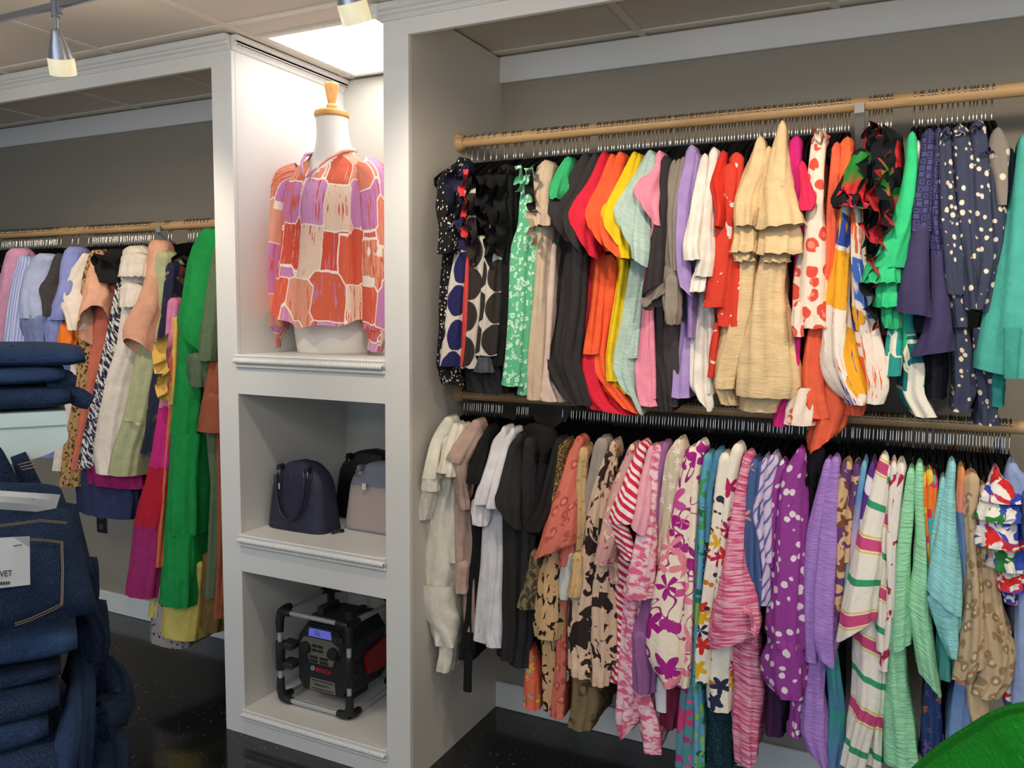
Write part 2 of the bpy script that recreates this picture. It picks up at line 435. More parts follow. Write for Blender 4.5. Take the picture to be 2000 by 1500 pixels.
# recessed light panels
def troffer(cx, cy, hx, hy, label, strength, group=None):
    t = thing('ceiling_light', label, 'ceiling light', (cx, cy, Z_C-0.004), group)
    z = Z_C
    MB().box(cx-hx-0.02, cx+hx+0.02, cy-hy-0.02, cy-hy, z-0.006, z+0.01).box(cx-hx-0.02, cx+hx+0.02, cy+hy, cy+hy+0.02, z-0.006, z+0.01)\
        .box(cx-hx-0.02, cx-hx, cy-hy, cy+hy, z-0.006, z+0.01).box(cx+hx, cx+hx+0.02, cy-hy, cy+hy, z-0.006, z+0.01).out('frame', BAR, t)
    MB().box(cx-hx, cx+hx, cy-hy, cy+hy, z-0.002, z+0.004).out('diffuser', emit((255, 250, 244), strength), t)
troffer(-1.72, 2.40, 0.255, 0.235, 'bright square light panel recessed over the mannequin niche', 3.2)
for tx, ty in ADDED_TROFFERS: troffer(tx, ty, 0.28, 0.56, 'added unseen long light panel in the shop ceiling away from the clothes wall', 3.0, 'added ceiling lights of the shop')  # unseen panels, added to light the room

# ------------------------------------------------------------------ built-in shelving of the niche
nz = thing('display_niche', 'white painted built-in display niche with three open shelves and rope moulding', 'shelving', ((X_A0+X_B1)/2, (Y_F+Y_B)/2, 0))
PT = 0.018
MB().box(X_A1-0.02, X_A1, Y_F+PT, Y_B-0.001, 0, Z_C-0.004).out('side_panel', WHITE, nz)
MB().box(X_B0+0.004, X_B0+0.03, Y_F+PT, Y_B-0.001, 0, Z_C-0.004).out('side_panel', WHITE, nz)
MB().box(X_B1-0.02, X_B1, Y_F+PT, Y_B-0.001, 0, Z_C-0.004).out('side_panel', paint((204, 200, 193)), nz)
MB().box(X_A0, X_A0+0.02, Y_F+PT, Y_B-0.001, 0, Z_C-0.004).out('side_panel', WHITE, nz)
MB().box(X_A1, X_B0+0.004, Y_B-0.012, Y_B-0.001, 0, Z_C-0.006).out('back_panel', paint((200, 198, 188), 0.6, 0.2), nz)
MB().box(X_A0, X_A1, Y_F, Y_F+PT, 0, Z_C-0.004, 0.0015).out('face_board', WHITE, nz)
MB().box(X_B0, X_B1, Y_F, Y_F+PT, 0, Z_C-0.004, 0.0015).out('face_board', WHITE, nz)
def profile_bar(pts, a, b, axis, sgn=1):
    """moulding: outline (out, z) swept along x (axis 0) or y (axis 1)"""
    return pts
def rope_mesh(length, r=0.009, turns=55):
    V = []; n = 10; m = int(turns*4)
    for i in range(m+1):
        s = i/m
        for k in range(n):
            th = 2*math.pi*k/n; rr = r*(1+0.16*math.cos(2*th-2*math.pi*turns*s))
            V.append((s*length, rr*math.cos(th), rr*math.sin(th)))
    Fc = [(i*n+k, i*n+(k+1) % n, (i+1)*n+(k+1) % n, (i+1)*n+k) for i in range(m) for k in range(n)]
    return V, Fc
WN = X_B0-X_A1
aprons = [0.075, 0.072, None]
for i, z in enumerate(Z_S):
    sh = MB().box(X_A1, X_B0+0.004, Y_F-0.012, Y_B-0.012, z-0.022, z, 0.002).out('shelf', WHITE, nz)
    zb = (z-0.135) if i < 2 else 0.0
    MB().box(X_A1, X_B0, Y_F+0.001, Y_F+PT, zb, z-0.0225, 0.001).out('apron', WHITE, nz)
    V, Fc = rope_mesh(WN+0.006, 0.0085); V = np.array(V)+np.array([X_A1-0.003, Y_F-0.011, z-0.021])
    obj('rope_moulding', V, Fc, WHITE, sh, smooth=True)
    MB().box(X_A1-0.003, X_B0+0.003, Y_F-0.014, Y_F+0.002, z-0.008, z+0.0005, 0.003).out('nosing', WHITE, sh)
    MB().box(X_A1-0.003, X_B0+0.003, Y_F-0.010, Y_F+0.002, z-0.044, z-0.0315, 0.004).out('bead', WHITE, sh)
def crown_x(a, b, parent, z1=Z_C-0.003, z0=2.352):
    h = z1-z0
    pr = [(0, 0), (0.006, 0), (0.010, 0.10), (0.006, 0.2), (0.010, 0.26), (0.020, 0.34), (0.024, 0.46), (0.018, 0.56), (0.014, 0.60), (0.022, 0.66), (0.028, 0.80), (0.026, 1.0), (0, 1.0)]
    return MB().extrude([(p, q*h+z0) for p, q in pr], a, b, lambda p, q, t: (t, Y_F-p, q)).out('crown_moulding', WHITE, parent)
def crown_y(X, sgn, a, b, parent, z1=Z_C-0.003, z0=2.352):
    h = z1-z0
    pr = [(0, 0), (0.006, 0), (0.010, 0.10), (0.006, 0.2), (0.010, 0.26), (0.020, 0.34), (0.024, 0.46), (0.018, 0.56), (0.014, 0.60), (0.022, 0.66), (0.028, 0.80), (0.026, 1.0), (0, 1.0)]
    return MB().extrude([(p, q*h+z0) for p, q in pr], a, b, lambda p, q, t: (X+sgn*p, t, q)).out('crown_moulding', WHITE, parent)
crown_y(X_A1, 1, Y_F+0.001, Y_B-0.014, nz)
V, Fc = rope_mesh(Y_B-Y_F-0.02, 0.006, 36); V = np.array([(X_A1+0.022, Y_F+0.006+p[0], 2.374+p[2]) for p in V])
obj('rope_moulding', V, Fc, WHITE, nz, smooth=True)
crown_y(X_B0, -1, Y_F-0.028, Y_F+0.04, nz)
lb = thing('hanging_bay', 'white header board with crown moulding over the long dresses', 'shelving', (-4.0, Y_F, Z_BAND))
MB().box(x0, X_A0, Y_F, Y_F+PT, Z_BAND, Z_C-0.004, 0.0015).out('header_board', WHITE, lb)
crown_x(x0, X_A1, lb)
rb = thing('hanging_bay', 'white header board with crown moulding over the two-tier rack of tops', 'shelving', (0.3, Y_F, Z_BAND))
MB().box(X_B1, x1, Y_F, Y_F+PT, Z_BAND, Z_C-0.004, 0.0015).out('header_board', WHITE, rb)
crown_x(X_B0-0.004, x1, rb)

# ------------------------------------------------------------------ rods
RODW = wood((205, 168, 120), (176, 138, 92), 0)
GREY = solid((150, 148, 145), 0.45)
def rod(key, a, b, label, ends, brackets):
    z = ROD_Z[key]
    t = thing('hanging_rod', label, 'hanging rod', ((a+b)/2, Y_R, z))
    smooth_angle(MB().tube([(a, Y_R, z), (b, Y_R, z)], 0.0172, 20).out('rod', RODW, t))
    for e, s in ends:
        smooth_angle(MB().tube([(e, Y_R, z), (e+s*0.006, Y_R, z), (e+s*0.012, Y_R, z), (e+s*0.024, Y_R, z)], [0.029, 0.030, 0.027, 0.021], 24).out('end_socket', RODW, t))
    for bx in brackets:
        br = MB().extrude([(-0.021, 0.0), (-0.021, -0.020), (0.0, -0.024), (0.10, -0.10), (0.3, -0.20), (0.3, -0.22), (0.09, -0.115), (-0.012, -0.034), (-0.026, -0.026), (-0.026, 0.0)], bx-0.012, bx+0.012, lambda p, q, s: (s, Y_R+p, z+q)).out('bracket', GREY, t)
    return t
rod('U', X_B1, x1, 'pale wooden rod of the upper tier, packed with short-sleeved tops', [(X_B1, 1), (x1, -1)], [at_y(1680, 208, Y_R)[0]])
rod('L', X_B1, x1, 'pale wooden rod of the lower tier behind the upper hems', [(X_B1, 1), (x1, -1)], [0.35])
rod('A', x0, X_A0, 'pale wooden rod carrying the long dresses beside the niche', [(x0, 1), (X_A0, -1)], [at_y(318, 440, Y_R)[0]])

# ------------------------------------------------------------------ hangers
VELVET = solid((16, 16, 19), 0.95, spec=0.1)
CHROME = solid((200, 196, 190), 0.22, 1.0)
def hanger_z(u):          # height of the hanger arm below the rod centre at |u| from the neck
    u = abs(u); return -0.082 - 0.10*u - 1.35*u*u
pts = []
hk = [(0, 0, -0.085), (0, 0, -0.05), (0, 0.003, -0.034)]
for k in range(13):
    a = math.radians(-78 + k*(250/12)); hk.append((0, 0.0200*math.cos(a), 0.0200*math.sin(a)))
hook_me_b = MB().tube(hk, 0.0021, 6)
hook_me = mesh('hook', hook_me_b.V, hook_me_b.F, CHROME, None, True)
arm = [(0, u, hanger_z(u)) for u in np.linspace(-0.186, 0.186, 15)]
low = [(0, 0.186, hanger_z(0.186)-0.014), (0, 0.172, hanger_z(0.186)-0.022)]+[(0, -0.172, hanger_z(0.186)-0.022), (0, -0.186, hanger_z(0.186)-0.014)]
hb = MB()
lp = [np.array(p) for p in arm+low]
Vh = []
for i, p in enumerate(lp):
    t_ = lp[(i+1) % len(lp)]-lp[i-1]; t_ /= np.linalg.norm(t_); nrm = np.array([0, -t_[2], t_[1]])
    w = 0.006+0.007*max(0.0, 1-abs(p[1])/0.186) if i < len(arm) else 0.004
    for dx, s in ((-0.0028, 1), (0.0028, 1), (0.0028, -1), (-0.0028, -1)): Vh.append(p+nrm*w*s+np.array([dx, 0, 0]))
nL = len(lp)
hb.add(Vh, [(i*4+k, i*4+(k+1) % 4, ((i+1) % nL)*4+(k+1) % 4, ((i+1) % nL)*4+k) for i in range(nL) for k in range(4)])
hb.box(-0.006, 0.006, -0.011, 0.011, -0.094, -0.072, 0.002)
hang_me = mesh('arms', hb.V, hb.F, VELVET)
HL = {'U': ('slim black velvet hanger with chrome hook on the upper tier rod', 'hangers on the upper tier rod'),
      'L': ('slim black velvet hanger with chrome hook on the lower tier rod', 'hangers on the lower tier rod'),
      'A': ('slim black velvet hanger with chrome hook on the long dress rod', 'hangers on the long dress rod')}
def hanger(key, X, rz):
    t = thing('clothes_hanger', HL[key][0], 'hanger', (X, Y_R, ROD_Z[key]), HL[key][1], rz)
    link('hook', hook_me, t); link('arms', hang_me, t)
def spread(a, b, n): return [a+(b-a)*(i+0.5)/n+rng.uniform(-0.28, 0.28)*(b-a)/n for i in range(n)]
up = [820+v_/5 for v_ in (450, 510, 565, 630, 695, 750, 830, 855, 920, 940, 980, 1005, 1115, 1170, 1185, 1230, 1250, 1300, 1320, 1345, 1360, 1405, 1425, 1460, 1495, 1530, 1590, 1625, 1650, 1750, 1775)]
up += spread(1180, 1662, 78)+spread(1698, 1746, 8)+[1700+v_/4.053 for v_ in (352, 397, 420, 465, 492, 522, 572, 617, 655, 698, 745, 792, 822, 850, 890, 920, 968)]
for px in up: hanger('U', at_y(px, 272-(px-900)*0.0836, Y_R)[0], rng.uniform(-0.05, 0.05))
lo = spread(905, 984, 17)+spread(1008, 1034, 6)+[1099]+spread(1112, 1290, 31)+spread(1290, 1552, 42)+spread(1560, 1655, 13)+spread(1660, 1976, 50)
for px in lo: hanger('L', at_y(px, 772+(px-905)*0.056, Y_R)[0], rng.uniform(-0.05, 0.05))
# the far end of the dress rod: the rest of the hangers, too many and too small to single out
la = spread(2, 112, 34)+[118, 140, 152, 172]+spread(178, 300, 34)+[328, 334]
near = spread(362, 416, 8)
for px in near: hanger('A', at_y(px, 438, Y_R)[0], rng.uniform(-0.05, 0.05))
Va, Fa = MB(), MB()
for px in la:
    X = at_y(px, 455-px*0.05, Y_R)[0]; rz = rng.uniform(-0.05, 0.05); off = np.array([X, Y_R, ROD_Z['A']])
    R = np.array([[math.cos(rz), -math.sin(rz), 0], [math.sin(rz), math.cos(rz), 0], [0, 0, 1]])
    Va.add(np.array(hook_me_b.V) @ R.T+off, hook_me_b.F); Fa.add(np.array(hb.V) @ R.T+off, hb.F)
rest = tag(thing('clothes_hangers', 'crowded slim black hangers on the far stretch of the dress rod', 'hangers', (-3.4, Y_R, ROD_Z['A'])), kind='stuff')
tag(Va.out('hooks', CHROME, rest, True), kind='stuff'); tag(Fa.out('arms', VELVET, rest), kind='stuff')
# ------------------------------------------------------------------ garments
def interp_rows(rows, n):
    R = np.array(rows, float); y = np.linspace(R[0, 0], R[-1, 0], n)
    a = np.interp(y, R[:, 0], R[:, 1]); b = np.interp(y, R[:, 0], R[:, 2])
    for _ in range(1):
        for w in (a, b): w[1:-1] = 0.25*w[:-2]+0.5*w[1:-1]+0.25*w[2:]
    return y, a, b
def drape(key, rows, u=(0.215, 0.20), L=None, amp=0.009, lam=0.038, tilt=0.0, top=True, amax=0.075, twist=1.0, gath=None, Yr=None, ftilt=0.0):
    """hanging cloth: a closed, folded tube whose front edge follows the given rows (y, left, right) at its own depth before the rod"""
    Yr = Y_R if Yr is None else Yr
    ys, xl, xr = interp_rows(rows, max(9, min(46, int((rows[-1][0]-rows[0][0])/8))))
    n = len(ys); tt = np.linspace(0, 1, n)
    us = np.array([u[0]+(u[1]-u[0])*t*t*(3-2*t) for t in tt]) if len(u) == 2 else np.interp(tt, np.linspace(0, 1, len(u)), u)
    r1, r2, p1, p2, p3 = (rng.random()*6.28 for _ in range(5))
    uo, vo = rng.random()*3, rng.random()*3
    V = []; UV = []; N = 0
    cx0 = None; rings = []
    for i in range(n):
        A = at_y(xl[i], ys[i], Yr-us[i]); B = at_y(xr[i], ys[i], Yr-us[i])
        a = max(0.004, min(amax, (B[0]-A[0])/2)); cx = A[0]+a; z = (A[2]+B[2])/2
        if cx0 is None: cx0 = cx; z0 = z
        Lr = (L if L else 2*us[i]); an = min(a, 0.045, Lr*0.4)
        pq = []
        NN = 19
        for k in range(NN):
            th = -math.pi/2+math.pi*k/(NN-1); pq.append((a*math.sin(th), an*(1-math.cos(th)), math.sin(th), -math.cos(th), (a+an)/2*th))
        sN = (a+an)/2*math.pi/2
        fl = []
        for k in range(1, 9):
            f = (k/8)**1.4; q = an+(Lr-an)*f; p = a+(max(0.009, 0.5*a)-a)*f
            fl.append((p, q, 1, 0, sN+(Lr-an)*f))
        right = fl; left = [(-p, q, -1, 0, -s) for p, q, _, _, s in fl][::-1]
        back = [(fl[-1][0]*c, Lr+0.012*(1-abs(c)), 0, 1, sN+Lr+0.01) for c in (0.5, -0.5)]
        loop = left+pq+right+back
        lim = 0.42*a
        Ar = min(amp*(0.2+0.8*tt[i]**0.8), lim)
        ring = []
        xb = cx0+0.45*(cx-cx0)
        D = float(np.dot(A-EYE, FW))
        tm = tilt/F_PX*D
        for p, q, nx, ny, s in loop:
            ph = twist*(0.9*math.sin(2.4*tt[i]+r1)+0.5*math.sin(7*tt[i]+r2))
            d = Ar*(0.62*math.sin(6.283*s/lam+p1+ph)+0.38*math.sin(6.283*s/(lam*0.57)+p2-ph)+0.25*math.sin(6.283*s/(lam*2.3)+p3))
            if gath is not None:
                g_ = math.exp(-((ys[i]-gath)/14.0)**2); d += g_*0.004*math.sin(6.283*s/0.011)
            w = max(0.0, (tt[i]-0.55)/0.45)**1.3 if L is None else tt[i]**1.6
            pa = max(-1, min(1, p/a))
            dz = -tm*pa*0.5*w
            if ftilt: dz += ftilt/F_PX*D*(0.6-q/Lr)*tt[i]**2
            dz += 0.25*d*tt[i]
            x = cx+p+nx*d+(xb-cx)*(q/Lr)
            ring.append((x, Yr-us[i]+q+ny*d, z+dz, s, z))
        rings.append(ring)
    # rounded shoulder, following the hanger up to the neck
    if top:
        caps = []
        for shrink, rise in ((0.12, 0.016), (0.6, 0.011)):
            rg = []
            m = len(rings[0]); cxm = sum(q[0] for q in rings[0])/m
            for (x, y, z, s, zz) in rings[0]:
                add = 0.10*max(0.0, us[0]-max(0.05, abs(y-Yr)))*(1.0 if L is None else 0.3)
                yy = y+(0.012 if y < Yr-us[0]+0.03 else 0)*(1-shrink)
                rg.append((cx0+(x-cx0)*shrink, yy, z+rise+add*(1.2-shrink), s, zz+rise))
            caps.append(rg)
        rings = caps+rings
    m = len(rings[0])
    ztop = z0; dip_h = 0.075 if top else 0.0
    for rg in rings:
        for x, y, z, s, zz in rg:
            if dip_h:      # wide neckline: the cloth only covers the hanger's ends
                f = max(0.0, min(1.0, (0.145-abs(y-Yr))/0.05)); f = f*f*(3-2*f); w_ = max(0.0, 1-(ztop-z)/0.16) if z < ztop else 1.0
                z -= f*w_*(dip_h+max(0.0, z-ztop))
            V.append((x, y, z)); UV.append((s+uo, zz+vo))
    Fc = [(i*m+k, i*m+(k+1) % m, (i+1)*m+(k+1) % m, (i+1)*m+k) for i in range(len(rings)-1) for k in range(m)]
    if top:
        # close the shoulder seam by stitching the left half to the right half of the first ring
        h = list(range(m))
        for k in range(1, m//2): Fc.append((h[k-1], h[k], h[m-1-k-1] if m-1-k-1 != h[k] else h[m-1-k], h[m-1-k]))
    Fc = [f for f in Fc if len(set(f)) == 4]
    return np.array(V), Fc, np.array(UV)
def ruffle(path, u, width, waves, amp=0.014, dirx=-0.35, drop=0.25, Yr=None):
    """a wavy flounce sewn along a line, standing off towards the room"""
    Yr = Y_R if Yr is None else Yr
    P = np.array([at_y(px, py, Yr-u) for px, py in path]); waves = max(1.6, waves*0.62); amp *= 1.35; n = max(30, int(waves*22)); d = np.r_[0, np.cumsum(np.linalg.norm(np.diff(P, axis=0), axis=1))]
    ts = np.linspace(0, d[-1], n); Q = np.stack([np.interp(ts, d, P[:, k]) for k in range(3)], 1)
    out = np.array([dirx, -1.0, -drop]); out /= np.linalg.norm(out)
    tan = Q[-1]-Q[0]; tan /= np.linalg.norm(tan)+1e-9
    bn = np.cross(out, tan); bn /= np.linalg.norm(bn)+1e-9
    ph = rng.random()*6.28; V = []; UV = []; uo, vo = rng.random()*3, rng.random()*3
    for i in range(n):
        t = i/(n-1); env = min(1.0, 6*t+0.35, 6*(1-t)+0.35)
        for j in range(6):
            w = j/5
            wv = math.sin(6.283*waves*t+ph+0.8*math.sin(9*t))
            V.append(Q[i]+out*width*w*env*(0.85+0.15*wv)+bn*amp*wv*w**0.7+tan*0.006*math.sin(6.283*waves*2*t)*w); UV.append((ts[i]+uo, w*width+vo))
    Fc = [(i*6+j, i*6+j+1, (i+1)*6+j+1, (i+1)*6+j) for i in range(n-1) for j in range(5)]
    return np.array(V), Fc, np.array(UV)
def rw(s): return [tuple(float(q) for q in r.split(',')) for r in s.split()]
def pw(s): return [tuple(float(q) for q in r.split(',')) for r in s.split()]
def B(s, **k): return ('body', rw(s), k)
def S(s, **k):
    k.setdefault('u', (0.212, 0.265)); k.setdefault('L', 0.12); k.setdefault('amp', 0.005); return ('sleeve', rw(s), k)
def H(s, **k): k.setdefault('u', (0.20, 0.205)); k.setdefault('top', False); k.setdefault('L', 0.3); return ('hem', rw(s), k)
def K(s, **k):
    k.setdefault('u', (0.235, 0.25)); k.setdefault('L', 0.07); k.setdefault('amp', 0.007); k.setdefault('lam', 0.026); return ('cuff', rw(s), k)
def R(s, u=0.225, width=0.035, waves=4, **k): return ('ruffle', pw(s), dict(u=u, width=width, waves=waves, **k))
ALLG = []
TWINS = {}
def twins(group, *labels): TWINS[group] = list(labels)
twins('giant-dot black dresses', 'black and off-white giant-dot dress next to the coral red dress', 'black and off-white giant-dot dress next to the plain black ruffled dress')
twins('mint leopard dresses', 'mint green dress with white leopard rings and tied strap', 'second mint leopard-ring dress, squeezed against the beige blouse')
twins('charcoal tees', 'charcoal grey tee with wide sleeve next to the kelly green cap sleeve', 'middle one of the three charcoal grey tees', 'charcoal grey tee whose hem meets the crimson tee')
twins('orange tees', 'bright orange short-sleeved tee next to the crimson tee', 'bright orange short-sleeved tee next to the lemon yellow tees')
twins('yellow tees', 'lemon yellow short-sleeved tee next to the orange tees', 'lemon yellow short-sleeved tee next to the sage tees')
twins('sage tees', 'pale sage crinkle tee with wide drooping sleeve next to the yellow tees', 'pale sage crinkle tee next to the rose pink tees')
twins('rose pink tees', 'rose pink tee with flared cap sleeve next to the sage tees', 'rose pink tee next to the long black tee')
twins('taupe tops', 'taupe grey top with crumpled cuff next to the long black tee', 'middle one of the three taupe grey tops, cuff hanging loose', 'taupe grey top next to the lavender tops')
twins('lavender tops', 'lavender top with long loose sleeve next to the taupe tops', 'lavender top next to the white soft tees')
twins('white soft tees', 'white soft tee with gathered sleeve next to the lavender tops', 'white soft tee next to the tomato red tops')
twins('red animal-print tops', 'tomato red top with white cats and cap sleeve next to the white tees', 'tomato red top with white cats next to the cream gauze dresses')
twins('cream gauze dresses', 'cream gauze dress with two-tier puff sleeve next to the tomato red tops', 'cream gauze dress half hidden between its two cream neighbours')
twins('painted-stroke dresses', 'white paint-stroke dress with balloon hem next to the coral dresses', 'white paint-stroke dress with balloon hem under the black ruffled blouse')
twins('violet lace-sleeve blouses', 'deep violet blouse with lace sleeve and shorter bell cuff next to emerald', 'deep violet blouse with lace sleeve and longer bell cuff next to dotted navy')
twins('cream-dotted navy blouses', 'cream-dotted navy blouse next to the violet lace-sleeve blouses', 'second cream-dotted navy blouse from the violet lace-sleeve blouses', 'third cream-dotted navy blouse from the violet lace-sleeve blouses', 'cream-dotted navy blouse next to the grey turned collar')
twins('ivory bodysuits', 'ivory bodysuit with pointed brief hem against the niche panel', 'middle one of the three ivory bodysuits', 'ivory bodysuit next to the mauve blouses')
twins('mauve blouses', 'dusty mauve blouse with turned-back sleeve next to the ivory bodysuits', 'dusty mauve blouse next to the thin-strapped black top')
twins('crisp white tees', 'crisp white tee with rolled sleeve next to the thin-strapped black top', 'crisp white tee next to the faded black tees')
twins('faded black tees', 'faded black tee with wide sleeve next to the crisp white tees', 'faded black tee next to the tee with a pale size label')
twins('sequin tops', 'bronze sequinned top next to the narrow burnt orange top', 'bronze sequinned top next to the coral leopard blouses')
twins('coral leopard blouses', 'coral tonal-leopard blouse with wide half sleeve next to the sequinned tops', 'coral tonal-leopard blouse next to the soft tan blouse')
twins('cow-print blouses', 'brown cow-print blouse with frilled cuff next to the grey-taupe top', 'brown cow-print blouse with frilled cuff next to the ditsy floral blouse')
twins('pink ikat blouses', 'pink ikat blouse with wide sleeve next to the baby pink blouse', 'pink ikat blouse with the longer tail next to the orchid purple blouse')
twins('magenta flower blouses', 'cream blouse with large magenta flowers next to the ivory lace blouse', 'narrow cream and magenta flower blouse next to the teal bloom dress')
twins('garden flower blouses', 'off-white garden-flower blouse next to the navy boucle jacket', 'off-white garden-flower blouse next to the rose pink marled blouse')
twins('steel blue satin blouses', 'steel blue satin blouse next to the rose pink marled blouse', 'steel blue satin blouse next to the feather-print blouses')
twins('feather-print blouses', 'lilac and navy feather-print blouse next to the steel blue satin', 'lilac and navy feather-print blouse next to the violet spotted blouses')
twins('violet pebble-spot blouses', 'violet pebble-spot blouse with ruched balloon sleeve next to the black sheer blouse', 'narrower violet pebble-spot blouse next to the feather-print blouses')
twins('lilac crinkle tops', 'plain lilac crinkle top next to the black sheer blouse', 'plain lilac crinkle top with long tail next to the watercolour florals')
twins('watercolour floral blouses', 'caramel and plum watercolour blouse next to the lilac tops', 'caramel and plum watercolour blouse next to the tie-dye blouse')
twins('slant-stripe blouses', 'white slant-striped blouse with wide pointed sleeve next to the purple blouse', 'white slant-striped blouse next to the crimson palm blouses')
twins('palm print blouses', 'white blouse with crimson palms next to the mint blouses', 'white blouse with crimson palms next to the slant-striped blouses')
twins('mint crinkle blouses', 'mint green crinkle blouse with squared sleeve next to the palm prints', 'mint green crinkle blouse with slanted sleeve next to the patchwork blouses')
twins('bright patchwork blouses', 'bright patchwork blouse next to the mint blouses', 'middle one of the three bright patchwork blouses', 'bright patchwork blouse next to the aqua blouses')
twins('aqua crinkle blouses', 'pale aqua crinkle blouse next to the bright patchwork blouses', 'pale aqua crinkle blouse with pointed cuff next to the ombre blouse')
twins('champagne leopard blouses', 'champagne satin leopard blouse next to the ombre blouse', 'champagne satin leopard blouse next to the royal blue ruffled blouse')
def g(key, name, cat, label, mat, *pieces, group=None):
    built = []
    sleeved = key == 'U' and name == 'tee_shirt' and any(p[0] == 'sleeve' for p in pieces)
    for nm, rows, k in pieces:
        k = dict(k)
        if sleeved and nm == 'body': k['u'] = (0.135, 0.165, k.get('u', (0.2, 0.2))[-1])
        m = k.pop('mat', mat); lab = k.pop('label', None)
        if nm == 'ruffle': V, Fc, UV = ruffle(rows, **k)
        else: V, Fc, UV = drape(key, rows, **k)
        built.append((nm, V, Fc, UV, m, lab))
    V0 = built[0][1]
    if group in TWINS and TWINS[group]: label = TWINS[group].pop(0)
    root = thing(name, label, cat, (float(V0[:, 0].mean()), Y_R, ROD_Z[key]-0.09), group)
    for nm, V, Fc, UV, m, lab in built:
        o = obj(nm, V, Fc, m, root, UV, True)
        if lab: o['label'] = lab
    ALLG.append(root); return root

BLACK = plain((27, 26, 28)); CHAR = plain((47, 44, 45)); IVORY = plain((222, 217, 202))
# ---- upper tier, from the niche panel outwards
g('U', 'blouse', 'blouse', 'black blouse with white flecks and puffed sleeve against the niche panel', spots((20, 18, 20), (226, 220, 212), 130, 0.26, 0.05, 1.6, warp=0.004),
  B('470,862,884 560,855,884 650,850,888 715,845,893 752,858,897'), S('316,884,906 326,864,900 337,848,892 352,841,886 380,843,880 402,838,878 425,848,874 450,850,880 480,846,882 495,846,876', L=0.10))
NAVYR = plain((30, 32, 58))
g('U', 'dress', 'dress', 'navy sleeveless dress with giant rounded dots and ruffled shoulder', giant((214, 206, 196), (38, 38, 88)),
  B('470,885,915 560,868,906 640,858,903 700,848,900 716,846,898', u=(0.22, 0.225)), B('318,884,912 400,884,908 480,884,905', u=(0.2, 0.2), mat=NAVYR), R('890,322 888,380 892,430 888,490', 0.215, 0.045, 5, mat=NAVYR), R('903,330 905,390 902,450 900,500', 0.22, 0.03, 5, mat=plain((40, 44, 74))))
g('U', 'dress', 'dress', 'coral red dress with black ruffles between the giant-dot dresses', plain((214, 76, 72)),
  B('470,904,914 560,902,914 640,900,912 715,896,903', u=(0.21, 0.21)), R('915,330 912,370 918,420 912,480', 0.222, 0.03, 6, mat=plain((214, 62, 66))), R('922,335 920,400 924,460', 0.222, 0.035, 5, mat=BLACK))
GB = giant((206, 198, 186), (52, 46, 44))
g('U', 'dress', 'dress', 'black sleeveless dress with giant rounded dots on off-white and gathered neck', GB,
  B('470,914,948 560,905,942 640,900,932 720,892,927', u=(0.215, 0.22)), R('930,345 928,410 934,470 925,520', 0.225, 0.04, 5, mat=GB), group='giant-dot black dresses')
g('U', 'dress', 'dress', 'black sleeveless dress with giant rounded dots on off-white and gathered neck', GB,
  B('440,944,982 520,940,974 600,932,969 695,920,962', u=(0.22, 0.225)), R('950,330 948,400 955,450', 0.22, 0.04, 5, mat=BLACK), group='giant-dot black dresses')
g('U', 'dress', 'dress', 'plain black dress with layered ruffles down the shoulder beside the mint leopard dress', plain((24, 23, 25)),
  B('330,966,1000 400,962,1004 480,970,996 600,968,990 715,955,976', u=(0.205, 0.20)), R('972,322 970,390 974,450 968,520', 0.215, 0.05, 6), R('990,325 986,380 992,440 984,500', 0.215, 0.045, 6), R('958,330 955,400 960,480', 0.215, 0.04, 5))
g('U', 'dress', 'dress', 'black layered hem hanging below the giant-dot dresses', plain((36, 37, 42)),
  B('560,915,965 680,905,970 730,900,980 768,908,984', u=(0.19, 0.195), amp=0.012), K('700,928,952 728,922,958', u=(0.225, 0.23), mat=plain((70, 76, 84))))
MINT = leopard((96, 186, 140), (206, 238, 214), (120, 200, 158), 74)
g('U', 'dress', 'dress', 'mint green dress with white leopard rings and tied strap', MINT,
  B('345,1016,1042 400,1008,1044 440,1004,1046 470,990,1042 500,986,1034 600,983,1032 700,978,1024 755,973,1020', u=(0.215, 0.225), amp=0.009), R('1018,322 1022,345 1020,375', 0.225, 0.03, 3), R('1040,322 1044,345', 0.22, 0.025, 2), group='mint leopard dresses')
g('U', 'dress', 'dress', 'mint green dress with white leopard rings and tied strap', MINT, B('380,1034,1052 480,1030,1046 600,1028,1040 700,1018,1034 772,1008,1034', u=(0.2, 0.2)), group='mint leopard dresses')
BEI = plain((199, 176, 152))
g('U', 'blouse', 'blouse', 'beige sleeveless blouse with ruffled armhole edged in black', BEI,
  B('440,1046,1078 520,1040,1070 620,1036,1062 700,1030,1056 782,1030,1050', u=(0.21, 0.21)), S('322,1044,1080 350,1034,1078 385,1030,1070 410,1034,1070 440,1040,1070', amp=0.007, lam=0.03), R('1040,330 1044,380 1050,420', 0.25, 0.03, 4, mat=BLACK), R('1052,400 1046,440 1050,480', 0.235, 0.04, 4))
g('U', 'blouse', 'blouse', 'pale blush blouse with layered hem under the charcoal tee', plain((206, 184, 172)), B('480,1060,1084 600,1050,1078 700,1042,1070 740,1034,1076 765,1034,1092 785,1048,1096', u=(0.195, 0.2), amp=0.009))
g('U', 'top', 'top', 'kelly green top with fluted cap sleeve beside the charcoal tees', plain((52, 170, 106)), B('470,1078,1090 600,1062,1074 645,1058,1066', u=(0.16, 0.16)), S('315,1094,1118 335,1078,1116 365,1067,1104 388,1072,1092', amp=0.007, lam=0.03))
